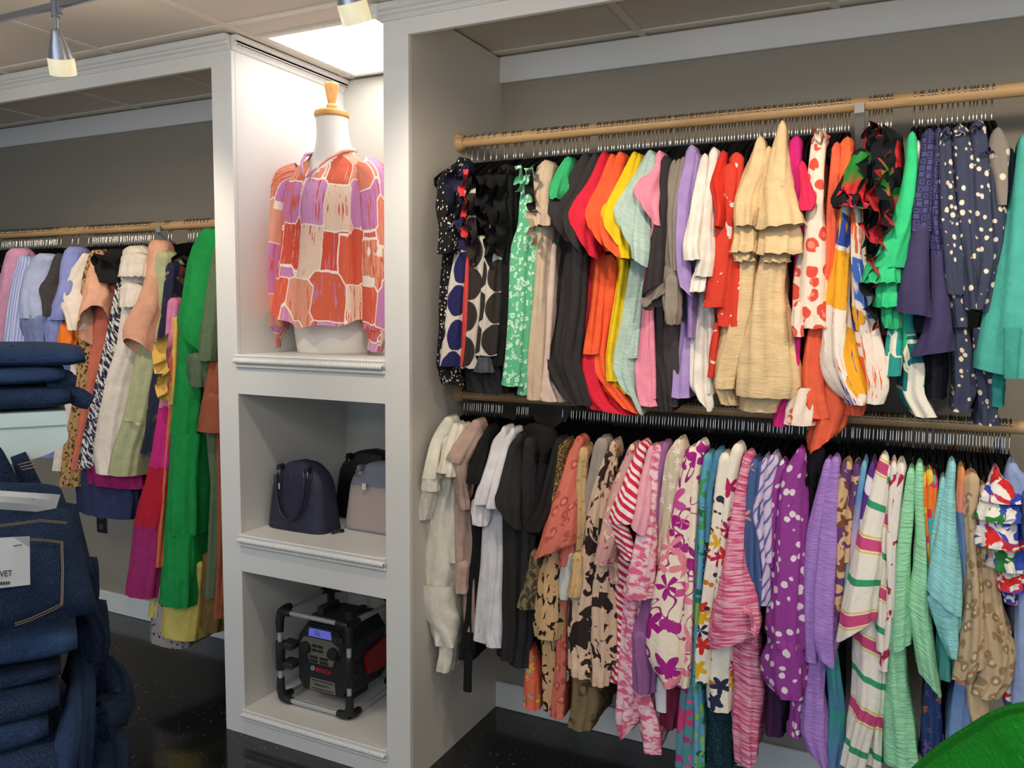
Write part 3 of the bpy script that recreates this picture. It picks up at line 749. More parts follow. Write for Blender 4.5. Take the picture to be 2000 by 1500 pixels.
for k, (sl, bd) in enumerate([('308,1128,1152 340,1105,1142 380,1078,1128 412,1056,1112 440,1060,1104', '430,1075,1118 540,1075,1112 600,1060,1102 672,1040,1086 700,1045,1092 740,1060,1116 785,1086,1136'),
                              ('308,1150,1168 350,1122,1156 400,1096,1140 440,1084,1130 462,1090,1128', '460,1098,1132 600,1088,1122 690,1080,1112 712,1078,1116'),
                              (None, '470,1114,1142 600,1108,1136 690,1086,1130 712,1080,1132 750,1098,1140 792,1110,1152')]):
    P_ = [B(bd, u=(0.205, 0.215) if k != 1 else (0.2, 0.2), tilt=30 if k == 0 else 0)]
    if sl: P_.append(S(sl, tilt=70))
    g('U', 'tee_shirt', 'tee', 'charcoal grey short-sleeved tee with draped hem', CHAR, *P_, group='charcoal tees')
g('U', 'tee_shirt', 'tee', 'crimson short-sleeved tee between the charcoal and orange tees', plain((206, 34, 58), 0.35), B('440,1122,1162 520,1135,1164 600,1130,1160 690,1124,1156 740,1127,1170 785,1132,1195 806,1140,1235', u=(0.205, 0.21), tilt=10), S('306,1166,1186 350,1145,1172 400,1115,1158 435,1098,1148 465,1106,1152', tilt=80))
ORA = plain((233, 92, 52), 0.3)
g('U', 'tee_shirt', 'tee', 'bright orange short-sleeved tee with cuffed sleeve', ORA, B('470,1155,1182 560,1150,1178 640,1142,1168 692,1138,1160', u=(0.2, 0.2)), S('310,1184,1200 360,1165,1188 410,1140,1178 432,1133,1174 462,1140,1182', tilt=60), group='orange tees')
g('U', 'tee_shirt', 'tee', 'bright orange short-sleeved tee with cuffed sleeve', ORA, B('490,1176,1204 600,1166,1194 690,1150,1184 730,1150,1192 770,1172,1232 803,1205,1252', u=(0.205, 0.21), tilt=20), S('306,1198,1218 360,1178,1206 420,1156,1200 460,1153,1202 485,1165,1206', tilt=40), group='orange tees')
YEL = plain((222, 188, 28), 0.3)
g('U', 'tee_shirt', 'tee', 'lemon yellow short-sleeved tee with crinkled body', YEL, B('450,1192,1222 520,1205,1224 600,1192,1214 700,1176,1198 745,1178,1206', u=(0.205, 0.21)), S('306,1228,1244 350,1205,1232 400,1175,1218 437,1163,1208 458,1170,1212', tilt=60), group='yellow tees')
g('U', 'tee_shirt', 'tee', 'lemon yellow short-sleeved tee with crinkled body', YEL, B('510,1212,1230 600,1200,1222 700,1188,1210 770,1190,1232', u=(0.195, 0.195)), S('310,1240,1252 360,1222,1242 420,1200,1232 470,1194,1226 505,1204,1230', u=(0.205, 0.25)), group='yellow tees')
SAGE = plain((172, 196, 186), 0.6)
g('U', 'tee_shirt', 'tee', 'pale sage crinkle tee with wide drooping sleeve', SAGE, B('430,1232,1264 520,1225,1262 600,1210,1258 700,1188,1244 730,1182,1242 760,1200,1244 792,1230,1250', u=(0.215, 0.22), tilt=40), S('303,1255,1278 340,1235,1266 380,1210,1256 428,1183,1246 465,1192,1250', tilt=95), group='sage tees')
g('U', 'tee_shirt', 'tee', 'pale sage crinkle tee with wide drooping sleeve', SAGE, B('500,1240,1266 600,1230,1256 700,1220,1246', u=(0.195, 0.195)), S('310,1262,1280 400,1232,1262 470,1222,1262 512,1228,1260', u=(0.22, 0.275), tilt=20), group='sage tees')
PNK = plain((224, 138, 160), 0.25)
g('U', 'tee_shirt', 'tee', 'rose pink short-sleeved tee beside the sage tees', PNK, B('430,1262,1282 480,1262,1280 600,1252,1272 720,1240,1266 770,1244,1268 794,1248,1278', u=(0.2, 0.205)), S('304,1278,1292 340,1260,1288 370,1232,1282 386,1226,1280 412,1238,1282', tilt=60), group='rose pink tees')
g('U', 'tee_shirt', 'tee', 'rose pink short-sleeved tee beside the sage tees', PNK, B('480,1268,1280 600,1262,1274 780,1256,1280', u=(0.19, 0.19)), S('308,1286,1296 380,1270,1286 440,1262,1280 490,1264,1276', u=(0.205, 0.235)), group='rose pink tees')
g('U', 'tee_shirt', 'tee', 'black long tee between the rose pink tees and the taupe tops', plain((48, 44, 46)), B('550,1265,1292 700,1266,1302 760,1276,1312 805,1285,1312', u=(0.2, 0.2)), S('314,1284,1310 400,1278,1304 470,1263,1294 566,1248,1290', amp=0.005, tilt=-30, L=0.14))
TAU = plain((134, 124, 114))
for k, s in enumerate(('322,1308,1320 380,1296,1314 440,1285,1307 490,1287,1305 538,1290,1310', '320,1317,1330 400,1303,1320 480,1302,1318 542,1305,1322', '316,1326,1338 420,1310,1326 530,1312,1330')):
    P_ = [S(s, u=(0.212, 0.225), L=0.2)]
    if k == 0: P_ += [K('530,1272,1322 562,1254,1318 588,1250,1300', amp=0.01, tilt=-40), B('590,1296,1322 700,1296,1320 795,1304,1320', u=(0.19, 0.19), mat=plain((62, 57, 57)))]  # body under the cuff: shade put into the taupe cloth's colour
    if k == 1: P_ += [K('545,1290,1326 600,1292,1326 634,1302,1322', u=(0.245, 0.26), amp=0.008)]
    g('U', 'top', 'top', 'taupe grey long-sleeved top with crumpled cuff', TAU, *P_, group='taupe tops')
LAV = plain((160, 136, 192))
g('U', 'tee_shirt', 'tee', 'lavender top with long loose sleeve beside the white tees', LAV, B('560,1320,1348 640,1325,1350 700,1312,1344 778,1308,1342', u=(0.2, 0.205)), S('293,1338,1358 320,1332,1354 370,1318,1345 420,1316,1344 480,1314,1342 540,1318,1346 568,1325,1350', L=0.16, u=(0.212, 0.24), tilt=25), group='lavender tops')
g('U', 'tee_shirt', 'tee', 'lavender top with long loose sleeve beside the white tees', LAV, B('308,1352,1366 400,1338,1358 480,1333,1354 570,1338,1356 660,1340,1352', u=(0.2, 0.195)), group='lavender tops')
WHT = plain((226, 219, 208))
g('U', 'tee_shirt', 'tee', 'white soft tee with gathered sleeve beside the red animal-print tops', WHT, B('500,1348,1388 560,1348,1386 600,1350,1390 680,1345,1390 758,1342,1388 792,1362,1386', u=(0.2, 0.205), tilt=25), S('310,1366,1382 350,1358,1378 420,1342,1374 480,1330,1368 508,1332,1374', amp=0.006), group='white soft tees')
g('U', 'tee_shirt', 'tee', 'white soft tee with gathered sleeve beside the red animal-print tops', WHT, B('520,1370,1392 640,1372,1396 770,1374,1392', u=(0.19, 0.19)), S('298,1382,1402 340,1378,1398 420,1365,1392 500,1358,1390 540,1350,1384', u=(0.212, 0.25), amp=0.006), K('535,1350,1380 570,1346,1370', amp=0.006), group='white soft tees')
CHE = blotch((206, 62, 44), (226, 220, 214), 32, 0.625, None, 1.2)
g('U', 'top', 'top', 'tomato red top with small white spotted cats and cap-ruffle sleeve', CHE, B('330,1404,1440 400,1408,1434 460,1390,1432 520,1380,1428 580,1370,1420 600,1368,1416', u=(0.22, 0.23), amp=0.004), S('304,1402,1418 335,1385,1414 350,1378,1412 380,1390,1412 420,1395,1412 442,1392,1406', u=(0.212, 0.26), mat=plain((205, 48, 36)), amp=0.006), group='red animal-print tops')
g('U', 'top', 'top', 'tomato red top with small white spotted cats and cap-ruffle sleeve', CHE, B('308,1420,1450 400,1425,1446 500,1420,1444 600,1396,1442 638,1400,1438', u=(0.21, 0.215)), H('630,1394,1404 680,1382,1400 737,1380,1392', u=(0.2, 0.2)), group='red animal-print tops')
CRM = plain((216, 188, 144), 0.35)
g('U', 'dress', 'dress', 'cream gauze dress with two-tier puff sleeve and smocked panel', CRM, B('480,1440,1478 600,1430,1468 700,1395,1452 750,1388,1442 760,1392,1436', u=(0.21, 0.215), amp=0.009), S('276,1474,1492 310,1458,1496 350,1442,1492 380,1430,1478 415,1428,1472 440,1430,1468', amp=0.006, lam=0.03), K('432,1430,1470 460,1430,1478 492,1424,1476', amp=0.011, L=0.1), K('480,1428,1474 510,1432,1468', u=(0.225, 0.235), amp=0.01), group='cream gauze dresses')
g('U', 'dress', 'dress', 'cream gauze dress with two-tier puff sleeve and smocked panel', CRM, B('620,1404,1440 700,1396,1434 752,1392,1430 792,1408,1442', u=(0.19, 0.19)), S('296,1492,1508 345,1478,1504 400,1474,1502 445,1474,1500', u=(0.21, 0.24), amp=0.006), group='cream gauze dresses')
g('U', 'dress', 'dress', 'cream gauze dress with tall peaked shoulder, flared ruffle sleeve and long skirt', CRM, B('490,1482,1532 560,1465,1530 640,1450,1542 720,1435,1554 757,1430,1558 778,1434,1546', u=(0.225, 0.24), amp=0.011, amax=0.1), S('246,1518,1534 280,1508,1536 320,1498,1540 365,1484,1546', amp=0.004, u=(0.212, 0.25)), K('360,1484,1546 400,1480,1560 440,1476,1572', u=(0.25, 0.29), L=0.12, amp=0.008, lam=0.04, tilt=-10), K('432,1482,1558 470,1474,1560 495,1472,1558', u=(0.245, 0.27), L=0.12, amp=0.012, lam=0.04), K('488,1484,1540 512,1486,1534', u=(0.235, 0.25), L=0.1, amp=0.01), H('765,1440,1540 806,1442,1522', amp=0.01), group=None)
MAG = plain((196, 34, 118))
g('U', 'blouse', 'blouse', 'magenta blouse with turned-out bell cuff next to the peaked cream dress', MAG, B('276,1540,1566 320,1538,1564 400,1546,1574 470,1555,1580 640,1545,1562 760,1540,1556 806,1512,1545 834,1508,1534', u=(0.2, 0.2)), S('325,1556,1574 370,1560,1588 392,1560,1592 410,1564,1584', mat=plain((206, 40, 84))))
CBL = leopard((232, 214, 196), (214, 78, 60), (226, 132, 108), 28, 0.016, 1.2)
g('U', 'blouse', 'blouse', 'cream blouse with large coral leopard blotches and tied collar', CBL, B('268,1584,1614 330,1578,1608 400,1572,1608 480,1562,1614 560,1546,1620 620,1545,1624 642,1552,1622', u=(0.22, 0.23), amp=0.007), R('1590,262 1604,258 1622,266', 0.22, 0.035, 3), K('600,1546,1566 640,1544,1566 658,1548,1568', u=(0.24, 0.245), amp=0.004), H('758,1556,1586 800,1530,1592 832,1526,1586', u=(0.215, 0.225), L=0.1))
COR = plain((224, 96, 66))
g('U', 'dress', 'dress', 'coral orange dress with long loose tail hanging lowest of the upper tier', COR, B('288,1624,1642 400,1615,1634 520,1610,1632 650,1575,1604 700,1565,1604 760,1560,1604 818,1574,1612', u=(0.205, 0.21), amp=0.008), H('740,1600,1652 800,1590,1660 850,1576,1642 872,1580,1626', u=(0.195, 0.2), tilt=-40), H('770,1640,1690 812,1650,1684', u=(0.19, 0.19)))
g('U', 'dress', 'dress', 'orange dress hanging between the coral blouse and the painted-stroke dresses', plain((228, 104, 58)), B('278,1640,1668 400,1628,1656 480,1624,1650 600,1620,1640', u=(0.2, 0.2)))
ABS = brush([(226, 100, 48), (228, 214, 200), (42, 72, 160), (230, 166, 40), (226, 100, 48), (230, 220, 208), (64, 104, 190), (228, 210, 196)], 15, ew=0.06, streaky=1.1, stretch=2.2, rot=0.15)
AL = ('white balloon-hem dress with orange, blue and yellow paint strokes', 'painted-stroke dresses')
g('U', 'dress', 'dress', AL[0], ABS, B('400,1640,1662 480,1628,1658 560,1615,1658 640,1605,1658 700,1600,1668 740,1610,1684 770,1632,1692 792,1655,1688', u=(0.215, 0.235), amp=0.012, lam=0.05), group=AL[1])
g('U', 'dress', 'dress', AL[0], ABS, B('400,1660,1684 520,1660,1690 600,1665,1704 700,1680,1724 755,1690,1732 790,1692,1722', u=(0.21, 0.225), amp=0.01), group=AL[1])
DF = blotch((20, 22, 28), (40, 128, 52), 17, 0.56, (196, 40, 50), 1.1, 0.01)
g('U', 'blouse', 'blouse', 'black ruffled blouse with green leaves and red edging', DF, B('262,1688,1762 340,1680,1766 400,1690,1768 480,1698,1756 560,1706,1745 655,1704,1740', u=(0.2, 0.2), amp=0.012), S('300,1660,1700 350,1640,1700 388,1616,1690 402,1625,1692', u=(0.21, 0.27), amp=0.007),
  R('1690,258 1720,248 1760,262', 0.225, 0.05, 4), R('1700,300 1690,360 1706,420 1694,480', 0.225, 0.06, 5), R('1740,290 1736,360 1748,430 1734,490', 0.225, 0.06, 6), R('1722,330 1716,400 1724,470 1716,560', 0.23, 0.05, 6, mat=plain((178, 40, 48))), R('1640,372 1680,392 1700,398', 0.26, 0.02, 3, mat=plain((200, 46, 62))), R('1712,480 1704,560 1716,640', 0.215, 0.05, 5))
EMR = plain((48, 186, 122))
g('U', 'blouse', 'blouse', 'emerald green blouse with wide tiered bell sleeve', EMR, S('268,1772,1790 320,1768,1792 380,1758,1788 440,1738,1780 480,1715,1770 522,1694,1766', u=(0.212, 0.26), amp=0.004, L=0.16), K('512,1692,1760 552,1686,1758', u=(0.255, 0.27), L=0.13, amp=0.010), K('548,1712,1756 600,1710,1754', u=(0.24, 0.25), L=0.1, amp=0.010), K('590,1722,1756 642,1728,1756', u=(0.225, 0.23), amp=0.01), B('500,1760,1790 640,1750,1775 700,1745,1765', u=(0.2, 0.2)))
TEA = brush([(40, 150, 140), (226, 222, 208), (44, 160, 150), (30, 110, 110), (226, 222, 208)], 20, ew=0.05, edge='#e4dfcc', streaky=0.0)
g('U', 'blouse', 'blouse', 'teal and off-white geometric print blouse half hidden by purple sleeves', TEA, B('284,1784,1800 330,1782,1798 420,1776,1792 640,1760,1780 720,1762,1808 770,1758,1806 816,1788,1828', u=(0.2, 0.2)), S('620,1738,1762 700,1728,1764 735,1724,1760', u=(0.215, 0.22)))
PUR = plain((60, 54, 90)); LACE = lace((38, 38, 72), (72, 72, 116), 62)
PL = ('deep violet blouse with navy lace upper sleeve and wide bell cuff', 'violet lace-sleeve blouses')
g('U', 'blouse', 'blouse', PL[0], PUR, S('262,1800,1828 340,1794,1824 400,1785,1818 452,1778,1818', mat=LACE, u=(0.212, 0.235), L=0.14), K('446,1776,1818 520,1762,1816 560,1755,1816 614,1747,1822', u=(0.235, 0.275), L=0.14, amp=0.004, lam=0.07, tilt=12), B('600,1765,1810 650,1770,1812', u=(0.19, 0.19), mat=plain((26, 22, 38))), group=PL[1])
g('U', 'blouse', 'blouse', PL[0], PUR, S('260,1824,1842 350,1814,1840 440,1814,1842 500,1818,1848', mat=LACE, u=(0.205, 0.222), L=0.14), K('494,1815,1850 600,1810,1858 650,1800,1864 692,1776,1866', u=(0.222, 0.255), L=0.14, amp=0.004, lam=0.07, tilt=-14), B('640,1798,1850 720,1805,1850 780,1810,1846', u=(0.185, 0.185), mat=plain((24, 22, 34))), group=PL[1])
DOT = spots((56, 62, 84), (222, 206, 182), 62, 0.30, 0.03, 1.3, 0.85, warp=0.006)
DL = ('slate navy blouse with scattered cream dots and gathered long sleeve', 'cream-dotted navy blouses')
for rows_, us in (('258,1838,1860 300,1833,1862 400,1838,1872 500,1845,1882 575,1855,1882', (0.22, 0.235)), ('254,1856,1892 300,1860,1902 420,1870,1904 520,1880,1908 605,1886,1916', (0.225, 0.24)),
                  ('246,1894,1928 300,1898,1934 420,1902,1940 500,1902,1948 545,1905,1934 605,1900,1918', (0.22, 0.235)), ('290,1926,1944 420,1936,1968 470,1940,1964 520,1930,1952 610,1920,1938', (0.21, 0.22))):
    y_ = rows_.split()[0].split(',')
    extra = [R(f'{float(y_[1])+4},{float(y_[0])+6} {float(y_[2])-4},{float(y_[0])+2}', 0.222, 0.02, 3, amp=0.006)]
    if '254' in rows_: extra.append(H('640,1862,1888 690,1858,1902 760,1864,1908 806,1862,1892', u=(0.205, 0.205), L=0.12))
    if '246' in rows_: extra.append(H('640,1900,1926 700,1900,1934 770,1914,1946 832,1910,1950', u=(0.2, 0.2), L=0.12))
    if '258' in rows_: extra.append(H('570,1852,1886 640,1862,1890', u=(0.22, 0.22), L=0.1))
    g('U', 'blouse', 'blouse', DL[0], DOT, S(rows_, u=us, L=0.2, amp=0.007, lam=0.035), *extra, group=DL[1])
g('U', 'blouse', 'blouse', 'grey-lined dotted blouse with its collar turned to the room', spots((128, 120, 112), (214, 202, 182), 40, 0.26, 0.03, 1.2), S('260,1936,1962 280,1928,1976 310,1930,1976 345,1944,1970 400,1955,1968', u=(0.215, 0.225), L=0.05, amp=0.003), B('300,1962,1982 420,1962,1978 560,1950,1964', u=(0.19, 0.19), mat=DOT))
TEL = plain((72, 166, 152))
g('U', 'dress', 'dress', 'plain sea-green dress with hanging belt past the dotted blouses', TEL, B('272,1992,2016 320,1985,2026 420,1966,2040 560,1936,2056 700,1906,2066 738,1902,2070', u=(0.225, 0.25), amp=0.008, amax=0.13, lam=0.06, tilt=30), H('640,1960,1996 740,1962,1990', u=(0.262, 0.264), L=0.02, amp=0.002, mat=plain((62, 150, 138))), H('730,1940,1966 796,1942,1962', u=(0.2, 0.2), L=0.03, mat=plain((44, 130, 126))))
# ---- lower tier
LU = dict(u=(0.212, 0.225))
for k, P_ in enumerate([
    [S('824,860,880 838,846,878 865,836,856 900,828,850 936,818,848', L=0.14, amp=0.004), K('932,818,850 960,816,850', u=(0.262, 0.262), amp=0.003), K('955,818,848 1000,808,834 1016,814,828', u=(0.25, 0.24), amp=0.006),
     B('860,848,882 950,845,882 1000,822,874 1060,812,878 1120,803,882 1150,798,886', amp=0.012, lam=0.03), B('1145,797,886 1190,799,886 1215,815,885 1240,845,884 1266,870,884', amp=0.003, top=False, gath=1148), H('1215,832,862 1262,846,868', u=(0.195, 0.195), L=0.1), H('1240,850,886 1285,852,880 1314,848,872', u=(0.185, 0.185), L=0.12)],
    [S('836,878,892 870,862,884 925,848,876', L=0.14), B('900,866,890 1000,868,892 1100,872,892', u=(0.19, 0.19))],
    [S('838,890,904 900,868,888 932,864,884', L=0.14)]]):
    g('L', 'bodysuit', 'bodysuit', 'ivory long-sleeved bodysuit with gathered waist by the niche panel', IVORY, *P_, group='ivory bodysuits')
MAU = plain((176, 150, 138))
g('L', 'blouse', 'blouse', 'dusty mauve blouse with turned-back sleeve and smocked cuff', MAU, B('890,880,908 1000,882,908 1112,886,908', u=(0.205, 0.205)), S('830,914,934 850,888,932 880,872,910 902,865,896', tilt=10), K('896,866,906 950,884,908 996,896,912', u=(0.255, 0.235)), K('1106,884,910 1135,878,908 1160,884,908', amp=0.008, u=(0.22, 0.22)), group='mauve blouses')
g('L', 'blouse', 'blouse', 'dusty mauve blouse with turned-back sleeve and smocked cuff', plain((160, 134, 124)), B('850,925,940 980,898,918 1060,905,920 1150,905,924 1235,905,926', u=(0.2, 0.195), amp=0.012, lam=0.03), group='mauve blouses')
BK = plain((22, 22, 24))
g('L', 'top', 'top', 'black top with a thin strap tail between the mauve and white tops', BK, B('940,904,932 1060,920,938 1200,905,930 1290,890,918', u=(0.195, 0.195)), S('842,944,956 870,925,948 920,908,934 946,902,930'), H('1270,905,922 1352,903,918', u=(0.2, 0.2), L=0.015, amp=0.001))
WL = plain((216, 214, 218))
g('L', 'tee_shirt', 'tee', 'crisp white tee with rolled sleeve between black tops', WL, B('1010,938,962 1100,930,968 1200,922,962 1256,918,958', amp=0.008), S('843,976,986 860,956,982 900,945,974 960,925,950 986,917,944', L=0.13), K('982,915,956 1010,912,952 1028,922,946', amp=0.008), group='crisp white tees')
g('L', 'tee_shirt', 'tee', 'crisp white tee with rolled sleeve between black tops', WL, B('990,946,980 1100,952,980 1240,926,977 1266,944,974', amp=0.008, u=(0.205, 0.205)), S('846,992,1004 870,970,998 930,955,980 994,942,968', L=0.13), group='crisp white tees')
BKT = plain((40, 39, 40))
g('L', 'tee_shirt', 'tee', 'faded black tee with wide short sleeve', BKT, B('1000,975,1010 1100,975,1014 1230,972,1014 1292,965,1008'), S('856,1004,1018 880,978,1012 940,965,1006 990,953,1002 1008,958,1004', tilt=60, L=0.16), group='faded black tees')
g('L', 'tee_shirt', 'tee', 'faded black tee with wide short sleeve', BKT, B('864,1018,1040 940,1008,1040 1100,1008,1038 1240,1004,1034 1305,990,1028', amp=0.008, u=(0.205, 0.2)), group='faded black tees')
lt = g('L', 'tee_shirt', 'tee', 'black tee turned to show its small pale size label', BK, B('838,1010,1080 880,1030,1084 960,1030,1066 1045,1020,1052', u=(0.17, 0.195), amp=0.003))
Pq = [at_y(px, py, Y_R-0.185) for px, py in ((1028, 876), (1041, 876), (1041, 892), (1028, 892))]
obj('size_label', np.array(Pq+[q+np.array([0, 0.002, 0]) for q in Pq]), [(0, 3, 2, 1), (4, 5, 6, 7), (0, 1, 5, 4), (1, 2, 6, 5), (2, 3, 7, 6), (3, 0, 4, 7)], solid((150, 160, 162), 0.7), lt)
g('L', 'top', 'top', 'slim black top next to the coral leopard blouses', plain((34, 32, 32)), B('866,1080,1098 930,1062,1086 1000,1048,1068 1040,1025,1052', u=(0.21, 0.225)))
g('L', 'top', 'top', 'narrow burnt orange top beside the gold sequin tops', plain((196, 92, 62)), B('880,1078,1090 930,1072,1084 1060,1058,1072', u=(0.205, 0.205)))
SEQ = spots((86, 64, 34), (206, 178, 118), 210, 0.3, 0.06)
for rows_ in ('872,1086,1100 930,1074,1092 1000,1062,1080 1060,1056,1070', '870,1096,1108 940,1082,1098 1040,1070,1082'):
    g('L', 'top', 'top', 'bronze sequinned top with glittering flecks', SEQ, B(rows_, u=(0.208, 0.208)), group='sequin tops')
CL = leopard((206, 112, 96), (176, 82, 72), (214, 130, 112), 34, 0.015)
g('L', 'blouse', 'blouse', 'coral blouse with tonal leopard print and wide half sleeve', CL, B('1050,1090,1112 1100,1084,1110 1200,1085,1100 1300,1083,1100 1405,1074,1094', u=(0.2, 0.2)), S('862,1120,1136 890,1105,1130 940,1088,1122 1000,1062,1114 1060,1040,1108 1084,1030,1104', tilt=-42, L=0.18), group='coral leopard blouses')
g('L', 'blouse', 'blouse', 'coral blouse with tonal leopard print and wide half sleeve', CL, S('878,1122,1136 940,1105,1124 1000,1110,1124 1060,1092,1116 1105,1085,1112', u=(0.205, 0.22), L=0.16), group='coral leopard blouses')
g('L', 'blouse', 'blouse', 'olive snakeskin blouse sleeve beneath the coral leopard sleeve', blotch((126, 112, 84), (70, 60, 46), 60, 0.5), S('1085,1032,1054 1150,1018,1048 1192,1005,1034', u=(0.215, 0.225)), B('1085,1040,1062 1190,1030,1050', u=(0.19, 0.19)))
TL = blotch((196, 160, 118), (28, 22, 22), 52, 0.585, None, 1.8)
g('L', 'blouse', 'blouse', 'tan blouse with black brush-mark animal spots and balloon sleeve', TL, S('1072,1064,1090 1130,1042,1090 1180,1035,1090 1220,1030,1090 1250,1034,1086', amp=0.006, u=(0.215, 0.235)), B('1230,1050,1088 1300,1055,1084 1392,1062,1080', u=(0.195, 0.195)))
g('L', 'dress', 'dress', 'coral, mint and red flowered hem hanging alone near the floor', floral((224, 110, 84), [(190, 30, 60), (236, 190, 60), (240, 130, 150)], 26, 0.5, leaf=[(120, 190, 170), (110, 140, 50)]), B('1262,1026,1036 1320,1020,1048 1388,1018,1048', u=(0.185, 0.185), amp=0.004))
g('L', 'blouse', 'blouse', 'pale grey satin blouse cuff between coral and tan blouses', plain((196, 198, 196), rough=0.4), S('1085,1100,1122 1130,1088,1120 1172,1090,1106', u=(0.212, 0.222)), B('1150,1098,1110 1330,1094,1106', u=(0.18, 0.18)))
g('L', 'blouse', 'blouse', 'soft tan blouse with faint gold spots and folded cuff', spots((196, 164, 118), (174, 140, 96), 60, 0.3), B('884,1126,1146 940,1120,1140 1000,1120,1142 1080,1118,1140 1150,1114,1136', amp=0.007), K('1090,1112,1136 1140,1110,1132 1168,1104,1126', amp=0.006))
g('L', 'top', 'top', 'grey-taupe ribbed top beside the cow-print blouses', plain((150, 142, 134)), B('866,1160,1184 885,1154,1184 960,1142,1166 1040,1138,1158'))
COW = blotch((206, 176, 152), (44, 32, 34), 24, 0.53, None, 1.3)
for P_ in ([S('888,1178,1198 930,1155,1184 1000,1142,1172 1060,1135,1164 1120,1120,1164 1180,1105,1154 1240,1098,1150 1284,1104,1148', L=0.2, u=(0.212, 0.235), amp=0.006), K('1276,1104,1150 1326,1108,1150', amp=0.009)],
           [S('905,1188,1204 1000,1164,1182 1100,1152,1186 1200,1145,1194 1300,1148,1192', L=0.2, u=(0.205, 0.225), amp=0.007), K('1290,1142,1190 1342,1150,1182', u=(0.225, 0.23), amp=0.009)]):
    g('L', 'blouse', 'blouse', 'tan and dark brown cow-print blouse with frilled balloon cuff', COW, *P_, group='cow-print blouses')
g('L', 'skirt', 'skirt', 'olive leopard skirt hem below the cow-print blouses', leopard((124, 108, 76), (86, 70, 44), (140, 122, 84), 28), B('1290,1110,1162 1380,1107,1166 1428,1105,1148', u=(0.18, 0.19), amp=0.008))
g('L', 'blouse', 'blouse', 'tan ditsy floral blouse hanging next to the cow-print blouses', blotch((196, 166, 140), (110, 70, 60), 60, 0.56), B('872,1190,1202 930,1180,1196 1000,1172,1188 1100,1170,1182', u=(0.208, 0.208)))
g('L', 'blouse', 'blouse', 'muted pink floral blouse with lace-edged sleeve', blotch((196, 150, 146), (160, 52, 84), 46, 0.56, (214, 196, 160)), S('878,1224,1242 940,1195,1220 1000,1176,1204 1050,1165,1200 1105,1158,1180', L=0.16), B('1050,1170,1206 1140,1180,1208', u=(0.2, 0.2)))
GEO = stripes((200, 38, 74), [(0.2, 0.1, (236, 222, 220)), (0.55, 0.07, (238, 224, 222)), (0.82, 0.08, (236, 220, 218))], 0.55, 0.055)
g('L', 'blouse', 'blouse', 'raspberry and white broken-stripe blouse with hanging sleeve', GEO, S('873,1242,1262 900,1230,1256 950,1212,1244 1000,1186,1240 1024,1182,1232', L=0.15), K('1016,1184,1216 1060,1200,1234 1096,1220,1238', u=(0.255, 0.245)), B('1080,1202,1228 1250,1192,1216 1335,1187,1207', u=(0.195, 0.195)))
g('L', 'blouse', 'blouse', 'plain baby pink blouse with pointed sleeve', plain((222, 160, 172)), S('882,1262,1278 940,1246,1268 1000,1238,1262 1038,1226,1254', tilt=20), B('1020,1244,1266 1130,1236,1256', u=(0.2, 0.2)))
IKA = streak((214, 96, 136), (232, 200, 206), 30, 60, 0.2, 0.42, 0.56)
for P_ in ([S('880,1272,1290 950,1256,1282 1050,1240,1272 1100,1226,1270 1172,1210,1258', L=0.16, amp=0.006), B('1160,1216,1250 1250,1210,1242 1340,1200,1252 1400,1195,1246 1442,1208,1228', u=(0.2, 0.205), amp=0.009, tilt=-20)],
           [B('1100,1250,1268 1250,1236,1260 1340,1226,1262 1420,1240,1292 1474,1254,1286', u=(0.185, 0.19), amp=0.01)]):
    g('L', 'blouse', 'blouse', 'pink and white ikat-dyed blouse with long uneven hem', IKA, *P_, group='pink ikat blouses')
g('L', 'blouse', 'blouse', 'orchid purple blouse with gathered balloon cuff', plain((150, 96, 150)), B('874,1288,1304 940,1275,1290 1100,1262,1280 1200,1250,1268 1250,1232,1274', u=(0.205, 0.21)), K('1244,1228,1274 1320,1231,1276 1356,1236,1272', amp=0.01, u=(0.22, 0.22)))
g('L', 'blouse', 'blouse', 'ivory lace blouse with white applique flowers', floral((206, 192, 166), [(236, 228, 214), (228, 218, 204)], 40, 0.5), B('870,1312,1334 890,1296,1338 950,1290,1330 1050,1280,1304 1105,1276,1298'))
MF = floral((232, 218, 198), [(158, 30, 128), (224, 134, 150), (158, 30, 128), (196, 80, 150)], 11, 0.55, 5, leaf=[(158, 30, 128), (166, 44, 134)], stem=(150, 30, 120))
g('L', 'blouse', 'blouse', 'cream blouse with large magenta flowers and balloon sleeve', MF, S('884,1336,1362 920,1325,1358 980,1310,1350 1040,1300,1344 1100,1280,1340 1180,1262,1336 1240,1250,1332 1290,1252,1330 1328,1276,1324 1346,1294,1312', L=0.2, u=(0.214, 0.25), amp=0.006, amax=0.1), H('1315,1274,1300 1392,1282,1302', u=(0.19, 0.19), L=0.02, amp=0.001, mat=WL), group='magenta flower blouses')
g('L', 'blouse', 'blouse', 'cream blouse with large magenta flowers and balloon sleeve', MF, S('872,1356,1378 930,1345,1364 1100,1335,1352 1240,1328,1350 1300,1324,1348 1344,1316,1342', L=0.2, u=(0.206, 0.225), amp=0.006), group='magenta flower blouses')
g('L', 'blouse', 'blouse', 'burgundy blouse hem below the magenta flower blouses', plain((106, 30, 58)), B('1330,1284,1332 1380,1288,1330 1425,1290,1318', u=(0.18, 0.18)))
TP = floral((82, 140, 150), [(196, 66, 120), (216, 90, 140)], 13, 0.55, leaf=[(170, 60, 120)])
g('L', 'dress', 'dress', 'teal dress with bold pink blooms reaching the bottom rail', TP, B('896,1354,1370 1000,1345,1362 1200,1346,1362 1300,1338,1360 1400,1326,1356 1505,1318,1354', u=(0.2, 0.2)))
